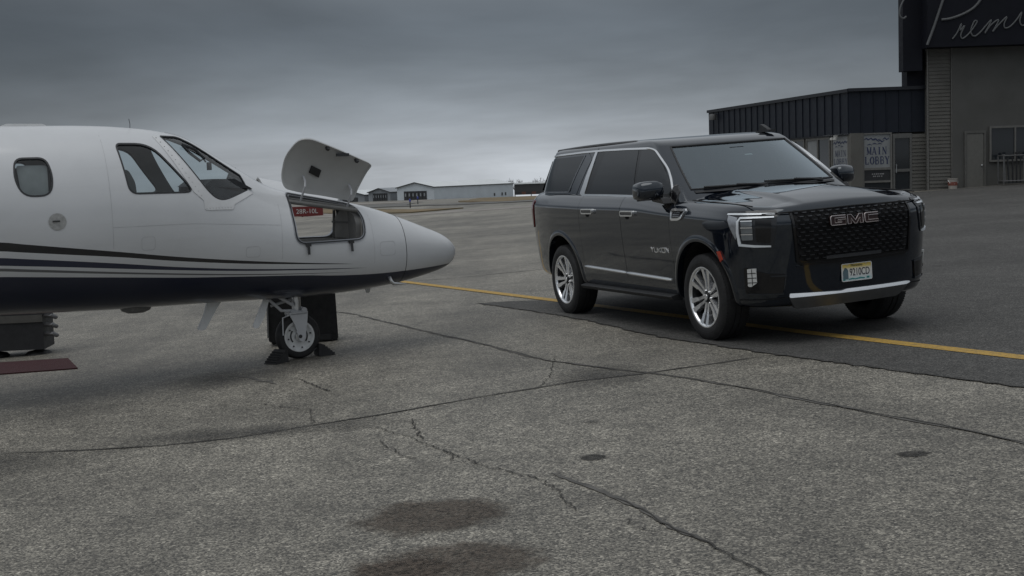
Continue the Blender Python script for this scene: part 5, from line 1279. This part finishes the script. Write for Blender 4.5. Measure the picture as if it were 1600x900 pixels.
PINK=mat('plate_ink',(.010,.013,.03),.5)
TXM=Matrix(((0,0,1,0),(1,0,0,0),(0,1,0,0),(0,0,0,1)))
o=put_text('plate_number','9210CD',.094,Matrix.Translation((.0015,.030,-.004))@TXM,PINK,pl,.0008,.66)
put_text('state_name','Minnesota',.03,Matrix.Translation((.0015,.0,.060))@TXM,PINK,pl,.0006,1.0)
put_text('county_print','Explore',.02,Matrix.Translation((.0015,-.01,-.064))@TXM,mat('plate_teal',(.03,.18,.2),.5),pl,.0006,1) if False else None
m=MB();m.patch([(-.148,-.06),(-.092,-.06),(-.092,.02),(-.105,.035),(-.115,.018),(-.125,.045),(-.135,.015),(-.148,.01)],XP,0,0,off=.002);build('plate_picture',m,mat('plate_forest',(.10,.16,.19),.6),pl,smooth=False)
m=MB();m.patch([(.10,-.066),(.13,-.066),(.13,-.05),(.10,-.05)],XP,0,0,off=.002);m.patch([(-.15,-.07),(-.125,-.07),(-.125,-.058),(-.15,-.058)],XP,0,0,off=.0022);m.ribbon([(-.09,-.062),(-.05,-.058),(-.02,-.064),(.03,-.058),(.08,-.063)],[.008,.012,.009,.012,.008],XP,off=.0024);build('plate_sticker',m,mat('plate_teal',(.03,.22,.22),.5),pl,smooth=False)
for y in(-.10,.10):
    m=MB();m.lathe([(0,.004),(.005,.0035),(.006,0)],8,0,(0,y,.066),'x');build('screw',m,STEEL,pl)
# mirrors
for sd in(-1,1):
    m=MB();V=[];K=12
    prof=[(1.00,.25),(1.03,.75),(1.10,.98),(1.18,.98),(1.235,.78),(1.25,.45),(1.245,.2)]
    S_=[(1.015,.62),(1.03,.86),(1.08,1.0),(1.15,1.0),(1.215,.93),(1.25,.74),(1.262,.4)]
    for y,k in S_:
        for i in range(16):
            t=2*math.pi*i/16;cx_,cz_=math.cos(t),math.sin(t);ex=.105*k*math.copysign(abs(cx_)**.7,cx_);ez=.098*k*math.copysign(abs(cz_)**.65,cz_)
            V.append((2.66+ex-(y-1.0)*.25+(.03 if ex>0 else -.0),sd*y,1.438+ez-(0 if ez>0 else (1.2-y)*-.08)))
    m.add(V,[(i*16+j,i*16+(j+1)%16,(i+1)*16+(j+1)%16,(i+1)*16+j) for i in range(6) for j in range(16)]+[tuple(range(16)),tuple(96+j for j in range(16))]);h=build('side_mirror',m,CP,car,angle=60)
    m=MB();m.prism(rounded([(2.60,1.33),(2.86,1.30),(2.80,1.36),(2.70,1.40),(2.60,1.40)],.02),lambda u,v,o=0:(u,sd*(.95+o),v),0,.13);build('mirror_foot',m,GBLK,h)
    m=MB();m.tube([(2.56+.0,sd*y,1.352) for y in(1.02,1.12,1.22)],.014,6);build('mirror_underside',m,BLACKP,h)
    m=MB();m.patch(rounded([(2.70,1.33),(2.93,1.285),(2.90,1.40),(2.80,1.48)],.02),GHF(sd),.05,.05,off=.016,back=-.02);build('mirror_sail',m,GBLK,car)
# ---------- wheels
TYRE=mat('tyre_rubber',(.016,.016,.017),.72,var=.2,bump=.15);RIMD=mat('rim_dark',(.022,.023,.025),.5,.5,var=.1)
POL=mat('polished_alloy',(.92,.93,.95),.2,.85,var=.08)
def make_wheel():
    e=empty('wheel')
    m=MB();m.lathe([(.278,-.125),(.30,-.138),(.345,-.142),(.385,-.135),(.408,-.115),(.414,-.08),(.416,-.035),(.407,-.033),(.407,-.024),(.416,-.022),(.416,.022),(.407,.024),(.407,.033),(.416,.035),(.414,.08),(.408,.115),(.385,.135),(.345,.142),(.30,.138),(.278,.125)],72)
    for i in range(90):
        t=2*math.pi*i/90
        for s_ in(-1,1):
            c=Vector(((.4055)*math.cos(t),s_*.098,(.4055)*math.sin(t)));m.box(c,(.009,.045,.014),R=Matrix.Rotation(-t,3,'Y')@Matrix.Rotation(.3*s_,3,'X'))
    t_=build('tyre',m,TYRE,e,angle=40)
    m=MB();m.ribbon([(0.333*math.cos(a*.0873),.333*math.sin(a*.0873)) for a in range(73)],.004,lambda u,v,o=0:(u,-.1415-o,v),off=.0008);build('sidewall_ring',m,BLACKP,t_)
    m=MB();m.lathe([(.292,-.120),(.2925,-.128),(.290,-.135),(.279,-.137),(.269,-.130),(.264,-.112)],72);m.lathe([(.264,-.112),(.258,-.09),(.250,.0),(.262,.11),(.285,.125)],72,1);build('rim',m,[POL,RIMD],e,angle=50)
    m=MB();m.lathe([(0,-.02),(.255,-.02),(.255,-.01),(0,-.01)],48);m.lathe([(0,-.055),(.16,-.055),(.165,-.04),(.165,-.02)],48);build('brake_disc',m,RIMD,e)
    for k in range(6):
        a=math.radians(60*k+30);R=Matrix.Rotation(-a,4,'Y')
        for s_ in(-1,1):
            m=MB();hw0,hw1=.012,.0155
            def q(r,t,d): return tuple(R@Vector((r,-d,t)))
            pts=[(.055,s_*.019,.095,.015),(.11,s_*.026,.098,.0145),(.16,s_*.029,.104,.0155),(.175,s_*.036,.108,.020),(.225,s_*.042,.117,.022),(.270,s_*.052,.128,.027)]
            V=[]
            for r,t,d,h in pts: V+=[q(r,t-h,d),q(r,t+h,d),q(r,t+h+.004,d-.05),q(r,t-h-.004,d-.05)]
            m.add(V,[(i*4+j,i*4+(j+1)%4,(i+1)*4+(j+1)%4,(i+1)*4+j) for i in range(5) for j in range(4)],0)
            build('spoke',m,POL,e,angle=25)
        m=MB()
        V=[q(.10,-.02,.07),q(.10,.02,.07),q(.255,.05,.085),q(.255,-.05,.085)];m.add(V,[(0,1,2,3)]);build('spoke_web',m,RIMD,e,smooth=False)
    m=MB();m.lathe([(0,-.112),(.030,-.112),(.036,-.106),(.040,-.098),(.075,-.092),(.088,-.08),(.09,-.05),(0,-.05)],40);h=build('hub',m,RIMD,e,angle=40)
    m=MB();m.lathe([(0,-.1145),(.028,-.114),(.032,-.108)],32);build('hub_cap',m,POL,h)
    for k in range(6):
        a=math.radians(60*k);m=MB();m.lathe([(0,-.106),(.008,-.105),(.010,-.092),(.010,-.08)],10,0,(.062*math.cos(a),0,.062*math.sin(a)));build('lug_nut',m,CHROME,h)
    return e
def copy_tree(o,parent=None):
    c=o.copy();SC.collection.objects.link(c);c.parent=parent
    for ch in list(o.children): copy_tree(ch,c)
    return c
w0=make_wheel()
for i,(x,sd) in enumerate(((3.407,-1),(0,-1),(3.407,1),(0,1))):
    w=w0 if i==0 else copy_tree(w0)
    w.parent=car;w.location=(x,sd*.875,.410);w.rotation_euler=(0,[.15,.35,.6,.1][i],math.pi if sd>0 else 0)
# axles and dark underbody parts
m=MB();m.tube([(0,-.7,.40),(0,.7,.40)],.06,10);m.tube([(3.407,-.7,.38),(3.407,.7,.38)],.045,10);m.box((1.7,0,.40),(4.4,1.2,.14));m.tube([(-1.1,.5,.36),(.4,.5,.34),(1.5,.35,.34)],.05,8);build('underbody',m,WELL,car)
